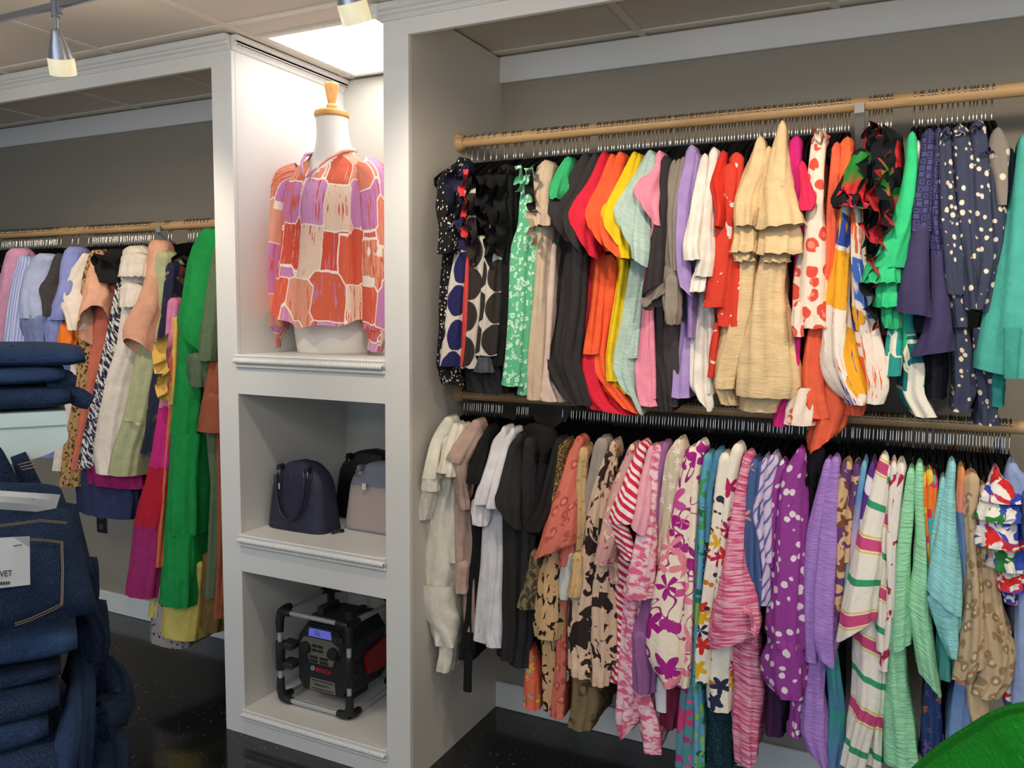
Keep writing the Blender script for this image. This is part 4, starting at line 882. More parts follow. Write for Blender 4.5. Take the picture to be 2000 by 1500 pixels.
g('L', 'blouse', 'blouse', 'aqua and leaf-green tropical blouse', floral((92, 160, 190), [(70, 150, 90), (40, 120, 90), (130, 180, 90)], 18, 0.6, 3, leaf=[(30, 100, 90), (110, 180, 110)]), B('896,1372,1390 960,1363,1384 1050,1362,1382 1200,1355,1374 1330,1350,1368 1400,1354,1374 1500,1350,1372', u=(0.208, 0.208)))
g('L', 'top', 'top', 'teal blue top squeezed beside the tropical blouse', plain((74, 128, 160)), B('890,1392,1410 960,1378,1396 1060,1376,1390', u=(0.208, 0.208)))
g('L', 'jacket', 'jacket', 'navy boucle jacket edge between printed blouses', spots((38, 48, 74), (130, 150, 170), 190, 0.3), B('908,1396,1408 980,1384,1396 1080,1374,1388 1300,1366,1380', u=(0.206, 0.206)))
MX = floral((230, 222, 208), [(206, 50, 40), (214, 170, 36), (40, 46, 74), (176, 30, 90)], 17, 0.5, 5, leaf=[(40, 50, 70), (190, 120, 30)], rnd=0.9)
g('L', 'blouse', 'blouse', 'off-white blouse with mustard, red and navy garden flowers', MX, S('896,1402,1424 960,1392,1416 1040,1385,1408 1120,1372,1400 1200,1364,1386 1290,1350,1382 1336,1352,1382', L=0.2, u=(0.212, 0.23)), group='garden flower blouses')
g('L', 'blouse', 'blouse', 'off-white blouse with mustard, red and navy garden flowers', MX, S('878,1428,1450 940,1414,1436 1000,1408,1430 1120,1396,1420 1260,1380,1430 1330,1372,1428 1392,1378,1424', L=0.2, u=(0.206, 0.222), amp=0.007), group='garden flower blouses')
g('L', 'blouse', 'blouse', 'dark teal sparkling blouse below the garden flower sleeves', spots((22, 48, 60), (70, 120, 130), 160, 0.22), B('1385,1374,1428 1500,1370,1432', u=(0.18, 0.18)))
PS = streak((196, 66, 116), (226, 168, 184), 14, 190, 0.25, 0.4, 0.6)
g('L', 'blouse', 'blouse', 'rose pink marled blouse with wide cuffed sleeve and long tail', PS, S('894,1450,1470 960,1435,1456 1040,1420,1450 1120,1402,1450 1180,1386,1470 1240,1376,1480 1262,1378,1474', tilt=-46, L=0.2, amax=0.1), B('1215,1426,1478 1300,1422,1482 1350,1424,1492 1420,1422,1482 1498,1436,1472', u=(0.205, 0.21), amp=0.009), R('1462,1180 1476,1220 1478,1250', 0.25, 0.03, 3, amp=0.01))
BS = floral((70, 92, 140), [(210, 140, 110), (196, 150, 130)], 12, 0.4)
for rows_ in ('908,1464,1482 980,1458,1474 1080,1446,1470 1150,1444,1472 1188,1462,1484', '912,1476,1490 1000,1468,1482 1100,1466,1486 1184,1472,1496'):
    g('L', 'blouse', 'blouse', 'steel blue satin blouse with faint peach flowers', BS, B(rows_, u=(0.21, 0.216)), group='steel blue satin blouses')
FE = feather((84, 84, 150), (196, 190, 224), (220, 176, 184))
for rows_ in ('906,1486,1500 960,1475,1498 1010,1463,1494 1060,1478,1504 1120,1488,1506 1184,1484,1504', '900,1500,1520 960,1492,1508 1100,1494,1508'):
    g('L', 'blouse', 'blouse', 'lilac and navy feather-print blouse', FE, B(rows_, u=(0.212, 0.22)), group='feather-print blouses')
PD = spots((142, 58, 142), (222, 208, 214), 42, 0.33, 0.03, 1.2, 1.0, warp=0.012)
g('L', 'blouse', 'blouse', 'violet blouse with white pebble spots and ruched balloon sleeve', PD, S('888,1552,1572 930,1525,1570 1000,1508,1574 1080,1505,1572 1160,1500,1570 1240,1490,1572 1270,1498,1568', L=0.2, u=(0.214, 0.235), amp=0.01, amax=0.1, gath=1266), K('1262,1500,1566 1300,1480,1574 1340,1484,1574 1368,1510,1564', u=(0.235, 0.235), L=0.16, amp=0.01, lam=0.045, amax=0.1, gath=1266), H('1360,1546,1564 1442,1540,1564', u=(0.2, 0.2), L=0.05), group='violet pebble-spot blouses')
g('L', 'blouse', 'blouse', 'violet blouse with white pebble spots and ruched balloon sleeve', PD, S('910,1520,1536 960,1495,1520 1040,1488,1512 1110,1498,1512', u=(0.206, 0.215), L=0.2), B('1340,1495,1530 1440,1490,1528', u=(0.18, 0.18), mat=plain((60, 30, 64))), group='violet pebble-spot blouses')
g('L', 'blouse', 'blouse', 'black sheer blouse in the gap beside the lilac tops', plain((24, 20, 26)), B('880,1572,1610 1000,1572,1592 1200,1574,1590 1420,1510,1528', u=(0.17, 0.17)))
LIL = plain((162, 124, 196), 0.5)
g('L', 'top', 'top', 'plain lilac crinkle top with long draped sleeve', LIL, S('908,1608,1626 960,1595,1620 1040,1575,1610 1120,1568,1604 1200,1570,1596 1295,1572,1592', L=0.2, u=(0.21, 0.22)), group='lilac crinkle tops')
g('L', 'top', 'top', 'plain lilac crinkle top with long draped sleeve', LIL, S('904,1622,1640 960,1610,1640 1040,1598,1638 1160,1582,1636 1260,1580,1634 1298,1598,1628', L=0.2, u=(0.214, 0.235), tilt=20), B('1280,1570,1612 1360,1565,1610 1440,1548,1622 1498,1580,1622', u=(0.2, 0.205), amp=0.009, tilt=40), group='lilac crinkle tops')
BF = blotch((206, 170, 130), (120, 74, 50), 24, 0.5, (96, 60, 110), 1.2)
for rows_ in ('914,1642,1664 960,1630,1660 1020,1628,1654 1120,1632,1650 1205,1628,1642', '918,1664,1682 1000,1650,1670 1100,1645,1660'):
    g('L', 'blouse', 'blouse', 'caramel and plum watercolour floral blouse', BF, B(rows_, u=(0.212, 0.214), amp=0.008), group='watercolour floral blouses')
g('L', 'blouse', 'blouse', 'sky blue and lilac tie-dye blouse', ombre([(90, 140, 196), (120, 180, 196), (196, 170, 200), (100, 130, 180)], 0.35), B('912,1682,1694 960,1673,1688 1040,1660,1682 1120,1652,1670 1204,1640,1656', u=(0.21, 0.21)))
g('L', 'blouse', 'blouse', 'purple and white blouse edge beside the striped blouses', blotch((92, 48, 130), (226, 216, 222), 30, 0.55), B('912,1700,1710 960,1688,1704 1040,1678,1692', u=(0.208, 0.208)))
g('L', 'blouse', 'blouse', 'blue-green watercolour blouse hem below the lilac tops', ombre([(70, 110, 150), (60, 150, 140), (90, 120, 170), (40, 140, 120)], 0.4), B('1280,1608,1636 1400,1620,1648 1505,1612,1642', u=(0.185, 0.185)))
STR = stripes((226, 219, 208), [(0.15, 0.075, (196, 74, 122)), (0.045, 0.012, (218, 190, 90)), (0.255, 0.012, (218, 190, 90)), (0.65, 0.045, (52, 150, 104))], 0.45, 0.17)
g('L', 'blouse', 'blouse', 'white blouse with slanting pink and green stripes and wide sleeve', STR, S('900,1716,1736 950,1700,1734 1000,1685,1730 1060,1668,1720 1120,1655,1718 1180,1640,1708 1240,1630,1704', tilt=-60, L=0.2, amax=0.12, u=(0.214, 0.26)), B('1215,1662,1720 1320,1664,1728 1380,1662,1724 1440,1652,1700 1505,1640,1684', u=(0.21, 0.215), amp=0.01, amax=0.1), group='slant-stripe blouses')
g('L', 'blouse', 'blouse', 'white blouse with slanting pink and green stripes and wide sleeve', STR, S('920,1728,1742 1000,1714,1734 1100,1712,1732 1200,1710,1732 1275,1714,1734', u=(0.208, 0.216), L=0.2), B('1260,1700,1735 1400,1696,1730 1500,1690,1725', u=(0.19, 0.19)), group='slant-stripe blouses')
WP = blotch((228, 220, 212), (176, 34, 78), 26, 0.61)
for rows_ in ('916,1750,1770 1000,1735,1762 1060,1728,1756 1150,1732,1758 1208,1728,1762', '914,1738,1752 1000,1732,1744 1200,1730,1742 1312,1716,1734'):
    g('L', 'blouse', 'blouse', 'white blouse with crimson palm print', WP, B(rows_, u=(0.212, 0.215)), group='palm print blouses')
MG = plain((148, 212, 168), 0.7)
g('L', 'blouse', 'blouse', 'mint green crinkle blouse with squared sleeve', MG, S('926,1772,1788 1000,1760,1786 1080,1750,1778 1150,1746,1776 1250,1735,1780 1272,1737,1776', L=0.2, u=(0.213, 0.23), tilt=-24), B('1258,1728,1768 1340,1725,1774 1505,1722,1802', u=(0.205, 0.205), amp=0.009, amax=0.1), group='mint crinkle blouses')
g('L', 'blouse', 'blouse', 'mint green crinkle blouse with squared sleeve', MG, S('916,1788,1804 970,1785,1804 1050,1788,1810 1120,1784,1816 1200,1770,1820 1290,1788,1832 1346,1798,1844', L=0.2, u=(0.214, 0.24), tilt=44), group='mint crinkle blouses')
MU = brush([(206, 60, 90), (228, 120, 50), (80, 160, 170), (226, 180, 60), (206, 50, 60)], 30, streaky=0.4)
for rows_ in ('934,1800,1812 1000,1796,1810 1100,1806,1818 1205,1806,1818', '930,1806,1824 1000,1808,1820 1100,1812,1824', '940,1818,1832 1010,1814,1828 1120,1816,1828'):
    g('L', 'blouse', 'blouse', 'narrow blouse in a bright patchwork of orange, red and teal', MU, B(rows_, u=(0.205, 0.205)), group='bright patchwork blouses')
g('L', 'blouse', 'blouse', 'navy paisley blouse hem between mint and aqua blouses', floral((40, 60, 110), [(180, 96, 70), (110, 80, 140)], 34, 0.5), B('1340,1805,1836 1420,1800,1840 1500,1800,1838', u=(0.185, 0.185)))
AQ = plain((140, 206, 208), 0.6)
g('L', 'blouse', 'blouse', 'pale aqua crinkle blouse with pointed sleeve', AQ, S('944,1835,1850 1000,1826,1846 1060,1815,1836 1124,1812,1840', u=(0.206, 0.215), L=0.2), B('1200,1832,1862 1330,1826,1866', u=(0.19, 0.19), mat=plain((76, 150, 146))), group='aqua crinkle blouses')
g('L', 'blouse', 'blouse', 'pale aqua crinkle blouse with pointed sleeve', AQ, S('912,1852,1868 960,1842,1866 1040,1832,1870 1100,1820,1876 1160,1808,1880 1185,1805,1880', u=(0.214, 0.25), L=0.2, tilt=50), K('1176,1806,1880 1225,1826,1880 1288,1856,1872', u=(0.24, 0.23), amp=0.005), group='aqua crinkle blouses')
g('L', 'blouse', 'blouse', 'coral, orange and denim blue ombre blouse', ombre([(216, 130, 120), (214, 140, 70), (110, 140, 180), (90, 120, 170)], 0.42), B('924,1870,1886 1000,1864,1882 1060,1872,1890 1120,1875,1894 1300,1878,1896 1450,1850,1902 1505,1845,1905', u=(0.205, 0.2)))
GOL = leopard((188, 164, 132), (150, 124, 92), (212, 190, 158), 44, 0.012)
g('L', 'blouse', 'blouse', 'champagne satin blouse with tonal leopard print and handkerchief hem', GOL, S('936,1884,1914 1000,1882,1910 1080,1886,1914 1160,1888,1922 1240,1880,1928 1300,1870,1928 1322,1868,1924', L=0.2, u=(0.214, 0.235), tilt=-40, amp=0.009), B('1310,1870,1930 1400,1886,1934 1446,1906,1938', u=(0.205, 0.205), tilt=30, amp=0.008), group='champagne leopard blouses')
g('L', 'blouse', 'blouse', 'champagne satin blouse with tonal leopard print and handkerchief hem', GOL, S('960,1908,1930 1100,1914,1948 1200,1922,1964 1280,1928,1988 1330,1924,1980 1368,1906,1950', L=0.2, u=(0.206, 0.225), amp=0.011), group='champagne leopard blouses')
RW = blotch((224, 220, 214), (46, 70, 170), 30, 0.48, (200, 40, 40), 1.1)
RG = blotch((226, 222, 214), (40, 120, 50), 30, 0.47, (50, 74, 170), 1.1)
g('L', 'blouse', 'blouse', 'white ruffled blouse with royal blue, red and green shapes', RW, B('928,1938,1956 960,1924,1990 1020,1912,2000 1080,1916,2004 1140,1945,2004 1182,1960,1996', u=(0.205, 0.21), amp=0.01), K('950,1930,1986 985,1916,1998', u=(0.22, 0.245), L=0.12, amp=0.011, lam=0.03), K('978,1914,1996 1022,1906,2002', u=(0.23, 0.255), L=0.12, amp=0.012, lam=0.03, mat=RG), K('1015,1912,2000 1075,1908,2006', u=(0.235, 0.26), L=0.12, amp=0.012, lam=0.03), K('1068,1930,2004 1120,1938,2010', u=(0.23, 0.25), L=0.12, amp=0.012, lam=0.03, mat=RG), K('1110,1950,2006 1160,1954,2004', u=(0.225, 0.24), L=0.12, amp=0.012, lam=0.03), H('1320,1968,1990 1372,1962,1992', u=(0.19, 0.19), mat=RW))
g('L', 'shirt', 'shirt', 'pale chambray shirt past the ruffled blouse', plain((140, 160, 200)), B('918,1968,1992 950,1962,2026 1000,1976,2034 1160,1986,2040 1420,1980,2040', u=(0.212, 0.21)), S('950,1990,2030 1060,2000,2040', mat=plain((70, 90, 140))))

# ---- long dresses left of the niche
AO = dict(amax=0.04)
PER = plain((132, 140, 196)); LBL = plain((166, 174, 206))
g('A', 'shirt', 'shirt', 'pink buttoned shirt at the far end of the dress rod', plain((206, 150, 178)), B('492,2,54 512,-4,60 600,-20,40 700,-30,30', amax=0.06))
g('A', 'shirt', 'shirt', 'periwinkle striped shirt beside the pink shirt', stripes((146, 156, 206), [(0.5, 0.2, (196, 200, 226))], 1.57, 0.012), S('506,28,48 530,14,56 600,2,52 690,-8,44', amax=0.06, amp=0.006))
g('A', 'shirt', 'shirt', 'pale blue shirt with full gathered sleeve', LBL, S('502,52,100 525,38,96 560,28,84 600,26,78 622,28,76', amax=0.07, amp=0.007), K('618,30,78 650,34,82 668,46,80', u=(0.26, 0.25), amp=0.01, mat=plain((120, 130, 172))), B('600,30,80 700,30,86 800,40,90', u=(0.2, 0.2)))
g('A', 'blouse', 'blouse', 'charcoal blouse with fluttered sleeve among the blue shirts', plain((62, 58, 58)), S('502,100,116 535,86,110 562,62,104 598,76,100 618,80,94', amax=0.05, amp=0.008))
g('A', 'shirt', 'shirt', 'periwinkle blouse with puffed cuff over the folded jeans', PER, S('488,116,182 512,108,150 560,104,136 600,92,118 625,84,112', amax=0.05, amp=0.006), K('620,82,110 655,80,110 676,84,106', amp=0.008, u=(0.255, 0.25)), B('600,100,125 720,96,120 860,78,100 894,72,98', u=(0.2, 0.2)))
g('A', 'blouse', 'blouse', 'orange tie-front blouse peeking behind the jeans', plain((226, 120, 40)), S('596,100,118 625,103,132 660,108,138 686,106,130', amp=0.01))
CRW = plain((224, 212, 196))
g('A', 'dress', 'dress', 'cream dress with large puffed sleeve beside the leopard dress', CRW, S('502,150,168 520,134,164 555,100,156 590,100,150 625,122,150 645,130,146', amax=0.07, amp=0.008), B('620,136,160 760,125,150 870,102,122 920,96,116', u=(0.2, 0.2)))
LEO = leopard((182, 142, 92), (40, 26, 20), (150, 104, 58), 92, 0.008)
g('A', 'dress', 'dress', 'classic tan and black leopard dress behind the jeans shelf', LEO, B('496,164,192 540,153,176 655,138,172 740,140,168 800,130,158 860,115,148 952,106,152', u=(0.212, 0.21), amax=0.05))
PEA = plain((220, 164, 136))
g('A', 'dress', 'dress', 'peach dress with wide open bell sleeve over a salmon skirt', PEA, S('500,172,194 530,160,192 580,150,192 620,140,198 648,138,198', amax=0.07, amp=0.004, tilt=-60, u=(0.212, 0.28), ftilt=60), B('560,186,216 640,170,200 720,165,190 800,146,172 918,127,150', u=(0.2, 0.2), mat=plain((206, 112, 88)), label='salmon skirt'))
g('A', 'blouse', 'blouse', 'black ruffled blouse between the peach and zebra-floral dresses', plain((26, 24, 26)), B('494,192,232 520,172,226 552,186,220', u=(0.22, 0.24), amp=0.01, amax=0.06), R('190,510 205,500 225,515', 0.24, 0.04, 3))
ZF = streak((222, 218, 206), (38, 40, 66), 26, 110, 0.9, 0.46, 0.5)
g('A', 'dress', 'dress', 'white dress with navy zebra lines and lime leaves', ZF, B('490,232,276 560,216,244 640,200,236 720,182,232 800,166,214 870,150,202 915,142,186', u=(0.21, 0.22), amax=0.05, amp=0.008))
g('A', 'dress', 'dress', 'white eyelet dress with frilled bodice and tiered skirt', plain((226, 214, 198), 0.25), B('488,228,278 540,224,276 600,226,270 680,216,266 740,196,260 820,181,248 890,172,236 928,178,226', u=(0.214, 0.235), amax=0.06, amp=0.009), K('500,228,276 540,222,272', u=(0.235, 0.25), amp=0.012), K('560,226,268 600,226,264', u=(0.235, 0.25), amp=0.012))
g('A', 'dress', 'dress', 'peach dress with hanging bell sleeve over the white eyelet dress', PEA, S('476,280,312 500,276,314 560,272,296 600,256,288 640,234,280 672,227,272 694,231,268', amax=0.05, u=(0.212, 0.285), L=0.1, amp=0.003, lam=0.08, ftilt=55), B('480,290,312 560,286,302 640,280,296', u=(0.195, 0.195)))
SG = plain((176, 178, 136))
g('A', 'dress', 'dress', 'sage green cotton dress with seamed tiers', SG, B('498,296,324 530,288,320 600,270,316 660,262,302 740,248,298 820,232,288 880,212,276 932,204,270', u=(0.214, 0.235), amax=0.055, amp=0.01), R('240,815 262,822 282,830', 0.232, 0.012, 3, amp=0.004))
g('A', 'dress', 'dress', 'navy and rust tie-dye dress with lace hem', blotch((40, 42, 64), (190, 160, 140), 22, 0.58, (120, 70, 50), 1.5), B('520,320,336 620,310,328 700,294,316 780,285,312 850,275,302 885,266,292', u=(0.205, 0.205)))
g('A', 'dress', 'dress', 'tiered maxi dress in pink, magenta, red and plum', plain((216, 130, 170)), B('590,322,340 700,312,334 797,304,330', u=(0.206, 0.206)), ('tier', rw('793,302,330 860,292,324 917,284,320'), dict(u=(0.208, 0.212), mat=plain((196, 40, 120)), top=False)), ('tier', rw('913,280,320 980,262,314 1032,250,306'), dict(u=(0.214, 0.22), mat=plain((178, 28, 48)), top=False)), ('tier', rw('1028,249,306 1100,242,306 1170,234,304'), dict(u=(0.222, 0.23), mat=plain((150, 40, 100)), top=False)))
g('A', 'dress', 'dress', 'narrow tangerine dress between the tiered and green maxi dresses', plain((210, 110, 70)), B('700,325,340 930,308,322 1000,304,318 1108,291,312', u=(0.2, 0.2)))
YR = plain((232, 186, 92))
g('A', 'blouse', 'blouse', 'yellow blouse with layered ruffle sleeve beside the green dress', YR, B('620,330,342 700,322,340 790,322,336', u=(0.2, 0.2)), R('330,650 324,690 330,730', 0.225, 0.06, 3, amp=0.02), R('332,720 326,750 330,780', 0.225, 0.05, 2, amp=0.02))
GRN = plain((24, 138, 66)); 
g('A', 'dress', 'dress', 'bright green maxi dress with cape sleeve and tiered skirt', GRN, S('454,376,424 480,362,424 520,350,412 600,340,402 640,333,392 662,336,384', amax=0.075, u=(0.2, 0.26), L=0.18, amp=0.006, tilt=50), B('640,338,388 770,330,392 852,322,392', u=(0.21, 0.215), amax=0.06, amp=0.009), ('tier', rw('848,321,393 950,316,404 1050,312,408'), dict(u=(0.218, 0.23), top=False, amp=0.012, amax=0.07)), ('tier', rw('1046,311,409 1110,310,410 1192,305,404'), dict(u=(0.232, 0.24), top=False, amp=0.014, amax=0.07)))
OL = plain((92, 108, 82))
g('A', 'dress', 'dress', 'olive grey dress with ruffled cuff behind the green maxi dress', OL, S('486,412,428 540,398,426 600,386,420 660,379,414 705,380,408', L=0.16, amax=0.05), K('698,356,398 730,360,396 756,366,394', amp=0.012, u=(0.25, 0.24)), B('740,388,420 950,404,428 1168,394,418', u=(0.195, 0.195), amax=0.05))
RU = plain((150, 84, 58))
g('A', 'dress', 'dress', 'rust brown dress with smocked frilled cuff against the niche', RU, S('560,420,432 680,400,430 782,386,428', L=0.14, amax=0.05, u=(0.21, 0.24), amp=0.007), K('776,388,430 815,380,430 845,376,428', amp=0.008, lam=0.016, u=(0.245, 0.25)), B('840,416,432 1000,424,436 1100,420,436 1208,412,434', u=(0.195, 0.195)))
g('A', 'skirt', 'skirt', 'pale yellow skirt hem below the green maxi dress', plain((196, 180, 96)), B('1100,315,388 1180,308,388 1252,302,386', u=(0.195, 0.205), amax=0.09, amp=0.008), H('1160,290,310 1206,284,308', u=(0.18, 0.18)))
g('A', 'skirt', 'skirt', 'grey skirt with black leopard flecks trailing lowest', spots((150, 142, 140), (26, 24, 26), 70, 0.24, 0.04, 1.5, warp=0.008), B('1150,286,350 1205,281,380 1266,281,372', u=(0.18, 0.185), amax=0.1, amp=0.006))
g('A', 'skirt', 'skirt', 'brown skirt hem beside the rust dress', plain((112, 88, 50)), B('1090,384,432 1180,384,434 1236,386,418', u=(0.17, 0.17), amax=0.06))
g('A', 'skirt', 'skirt', 'navy ruffled tulle skirt hanging under the leopard dress', plain((48, 52, 88)), B('860,130,262 940,128,256 1010,140,242', u=(0.18, 0.185), amax=0.18, amp=0.014, lam=0.06))
g('A', 'skirt', 'skirt', 'fuchsia lace skirt hem over the navy tulle', plain((146, 30, 92)), B('840,150,280 915,148,276 952,152,268', u=(0.195, 0.2), amax=0.16, amp=0.012, lam=0.06))
# ------------------------------------------------------------------ mannequin and its blouse
MC = np.array([-1.872, 2.36])
def loft(secs, n=40, fold=None, zfun=None, capb=True, capt=True):
    """secs: (z, cx, cy, rx, ry); elliptical rings"""
    V = []; UV = []
    for i, (z, cx, cy, rx, ry) in enumerate(secs):
        for k in range(n):
            th = 2*math.pi*k/n; d = fold(th, i/(len(secs)-1)) if fold else 0.0
            zz = z+(zfun(th, i/(len(secs)-1)) if zfun else 0.0)
            V.append((cx+(rx+d)*math.cos(th), cy+(ry+d)*math.sin(th), zz)); UV.append((th*0.2, zz))
    m = len(secs)
    Fc = [(i*n+k, i*n+(k+1) % n, (i+1)*n+(k+1) % n, (i+1)*n+k) for i in range(m-1) for k in range(n)]
    if capb: Fc.append(tuple(range(n))[::-1])
    if capt: Fc.append(tuple((m-1)*n+k for k in range(n)))
    return np.array(V), Fc, np.array(UV)
def densify(secs, n):
    S_ = np.array(secs, float); t = np.linspace(0, len(S_)-1, n)
    out = []
    for x in t:
        i = min(int(x), len(S_)-2); f = x-i; p0, p1, p2, p3 = S_[max(i-1, 0)], S_[i], S_[i+1], S_[min(i+2, len(S_)-1)]
        out.append(0.5*((2*p1)+(-p0+p2)*f+(2*p0-5*p1+4*p2-p3)*f*f+(-p0+3*p1-3*p2+p3)*f**3))
    return [tuple(o) for o in out]
mx, my = MC
man = thing('mannequin', 'white tabletop torso mannequin with turned wooden neck finial', 'mannequin', (mx, my, Z_S[0]))
FOAM = solid((222, 218, 212), 0.55)
torso = [(Z_S[0], mx, my, 0.140, 0.100), (1.40, mx, my, 0.150, 0.105), (1.46, mx, my, 0.155, 0.108), (1.55, mx, my, 0.138, 0.098), (1.64, mx, my, 0.122, 0.09), (1.74, mx, my, 0.135, 0.10), (1.84, mx, my-0.005, 0.150, 0.115), (1.92, mx, my, 0.165, 0.10), (1.985, mx, my+0.008, 0.160, 0.075), (2.015, mx, my+0.012, 0.115, 0.066), (2.045, mx, my+0.012, 0.078, 0.062), (2.09, mx, my+0.010, 0.060, 0.058), (2.13, mx, my+0.006, 0.055, 0.055), (2.168, mx, my+0.004, 0.056, 0.056)]
V, Fc, _ = loft(densify(torso, 50), 40); obj('torso', V, Fc, FOAM, man, smooth=True)
NW = wood((206, 158, 92), (184, 132, 70), 2, 0.35)
cap_c = (mx, my+0.004, 2.168)
cp = MB().lathe([(0.056, 0), (0.0605, 0.004), (0.062, 0.012), (0.0595, 0.02), (0.054, 0.024), (0.02, 0.0245)], cap_c, 36).out('neck_cap', NW, man); smooth_angle(cp, 35)
fi = MB().lathe([(0.010, 0.0246), (0.014, 0.027), (0.0185, 0.034), (0.0195, 0.041), (0.0165, 0.047), (0.0125, 0.050), (0.0135, 0.053), (0.0165, 0.068), (0.021, 0.09), (0.025, 0.108), (0.0262, 0.115), (0.0235, 0.120), (0.012, 0.122)], cap_c, 32).out('finial', NW, cp); smooth_angle(fi, 50)

BLZ = brush([(214, 96, 74), (226, 132, 108), (222, 160, 138), (198, 130, 184), (208, 98, 72), (220, 150, 126), (206, 146, 192), (206, 80, 62), (230, 200, 180)], 9.5, edge='#efe4d8', ew=0.022, streaky=1.0, stretch=1.5, rot=0.06, rnd=0.55)
bl = thing('blouse', 'coral, pink and lilac paint-patch blouse dressed on the mannequin', 'blouse', (mx, my, 1.9))
rB = random.Random(3)
def bfold(th, t):
    a = 0.003+0.016*max(0.0, 1-t*1.15)**0.9
    return a*(0.55*math.sin(9*th+1.3+1.2*math.sin(3*t))+0.35*math.sin(15*th+0.4-2*t)+0.25*math.sin(5*th+2+t))
def bhem(th, t):
    w = max(0.0, 1-t/0.5)**1.4
    s = math.sin(th)      # -1 front
    return w*(0.030*math.cos(2*th)*1.0 - 0.02*math.cos(th)-0.02*s+0.006*math.sin(9*th))
bs = [(1.455, mx-0.008, my-0.015, 0.222, 0.165), (1.55, mx-0.006, my-0.012, 0.212, 0.155), (1.66, mx-0.004, my-0.01, 0.198, 0.145), (1.76, mx, my-0.008, 0.187, 0.137), (1.86, mx, my-0.006, 0.182, 0.132), (1.93, mx, my, 0.180, 0.116), (1.985, mx, my+0.008, 0.172, 0.088), (2.012, mx, my+0.012, 0.135, 0.078), (2.030, mx, my+0.012, 0.100, 0.073), (2.048, mx, my+0.014, 0.083, 0.069)]
V, Fc, UV = loft(densify(bs, 54), 96, bfold, bhem, False, False)
# open the neckline into a V at the front
n_ = 96
keep = []
cen = lambda f: sum(V[i] for i in f)/len(f)
for f in Fc:
    c = cen(f); dx = abs(c[0]-(mx-0.0)); front = c[1] < my
    if front and c[2] > 1.945 and dx < (c[2]-1.945)*0.72+0.004: continue
    keep.append(f)
obj('body', V, keep, BLZ, bl, UV, True)
def tubeloft(pts, rads, n=26, m=34, fold=0.006, k1=7, seed=0, flat=1.0):
    P = densify([tuple(p)+(r,) for p, r in zip(pts, rads)], m); P = np.array(P); V = []; UV = []
    ref = np.array([0, 1.0, 0]); acc = 0
    for i in range(m):
        t = P[min(i+1, m-1), :3]-P[max(i-1, 0), :3]; t /= np.linalg.norm(t)
        a = np.cross(t, ref); a /= np.linalg.norm(a); b = np.cross(a, t)
        if i: acc += np.linalg.norm(P[i, :3]-P[i-1, :3])
        for k in range(n):
            th = 2*math.pi*k/n; u = i/(m-1)
            r = P[i, 3]+fold*u*(0.6*math.sin(k1*th+seed+2*u)+0.4*math.sin((k1+4)*th-3*u+seed))
            V.append(P[i, :3]+r*(math.cos(th)*a+flat*math.sin(th)*b)); UV.append((th*0.07, -acc))
    Fc = [(i*n+k, i*n+(k+1) % n, (i+1)*n+(k+1) % n, (i+1)*n+k) for i in range(m-1) for k in range(n)]
    return np.array(V), Fc, np.array(UV)+np.array([seed, 0.3*seed])
for sg, dy in ((-1, -0.02), (1, 0.0)):
    pts = [(mx+sg*0.135, my, 1.985), (mx+sg*0.185, my-0.004+dy, 1.945), (mx+sg*0.215, my-0.02+dy, 1.83), (mx+sg*0.235, my-0.03+dy, 1.68), (mx+sg*0.238, my-0.03+dy, 1.54), (mx+sg*0.225, my-0.04+dy, 1.43)]
    V, Fc, UV = tubeloft(pts, [0.045, 0.058, 0.062, 0.066, 0.068, 0.052], seed=2+sg, fold=0.010)
    sl = obj('sleeve', V, Fc, BLZ, bl, UV, True)
    cpt = [(mx+sg*0.225, my-0.04+dy, 1.435), (mx+sg*0.222, my-0.045+dy, 1.405), (mx+sg*0.218, my-0.048+dy, 1.385), (mx+sg*0.214, my-0.05+dy, 1.362)]
    V, Fc, UV = tubeloft(cpt, [0.052, 0.034, 0.026, 0.024], seed=5+sg, fold=0.006, m=14)
    obj('cuff', V, Fc, BLZ, sl, UV, True)
# collar band and folded V facing
COL = plain((190, 136, 180), rough=0.5)
for sg in (-1, 1):
    pts = [(mx+sg*0.004, my-0.141, 1.943), (mx+sg*0.03, my-0.120, 1.975), (mx+sg*0.056, my-0.090, 2.010), (mx+sg*0.078, my-0.045, 2.040), (mx+sg*0.084, my+0.01, 2.056), (mx+sg*0.06, my+0.062, 2.062), (mx, my+0.084, 2.064)]
    b_ = MB().tube(pts, [0.003, 0.004, 0.005, 0.006, 0.006, 0.006, 0.006], 8); V = np.array(b_.V)
    o = obj('collar', V, b_.F, BLZ if sg > 0 else COL, bl, V[:, [0, 2]]*1.0, True)

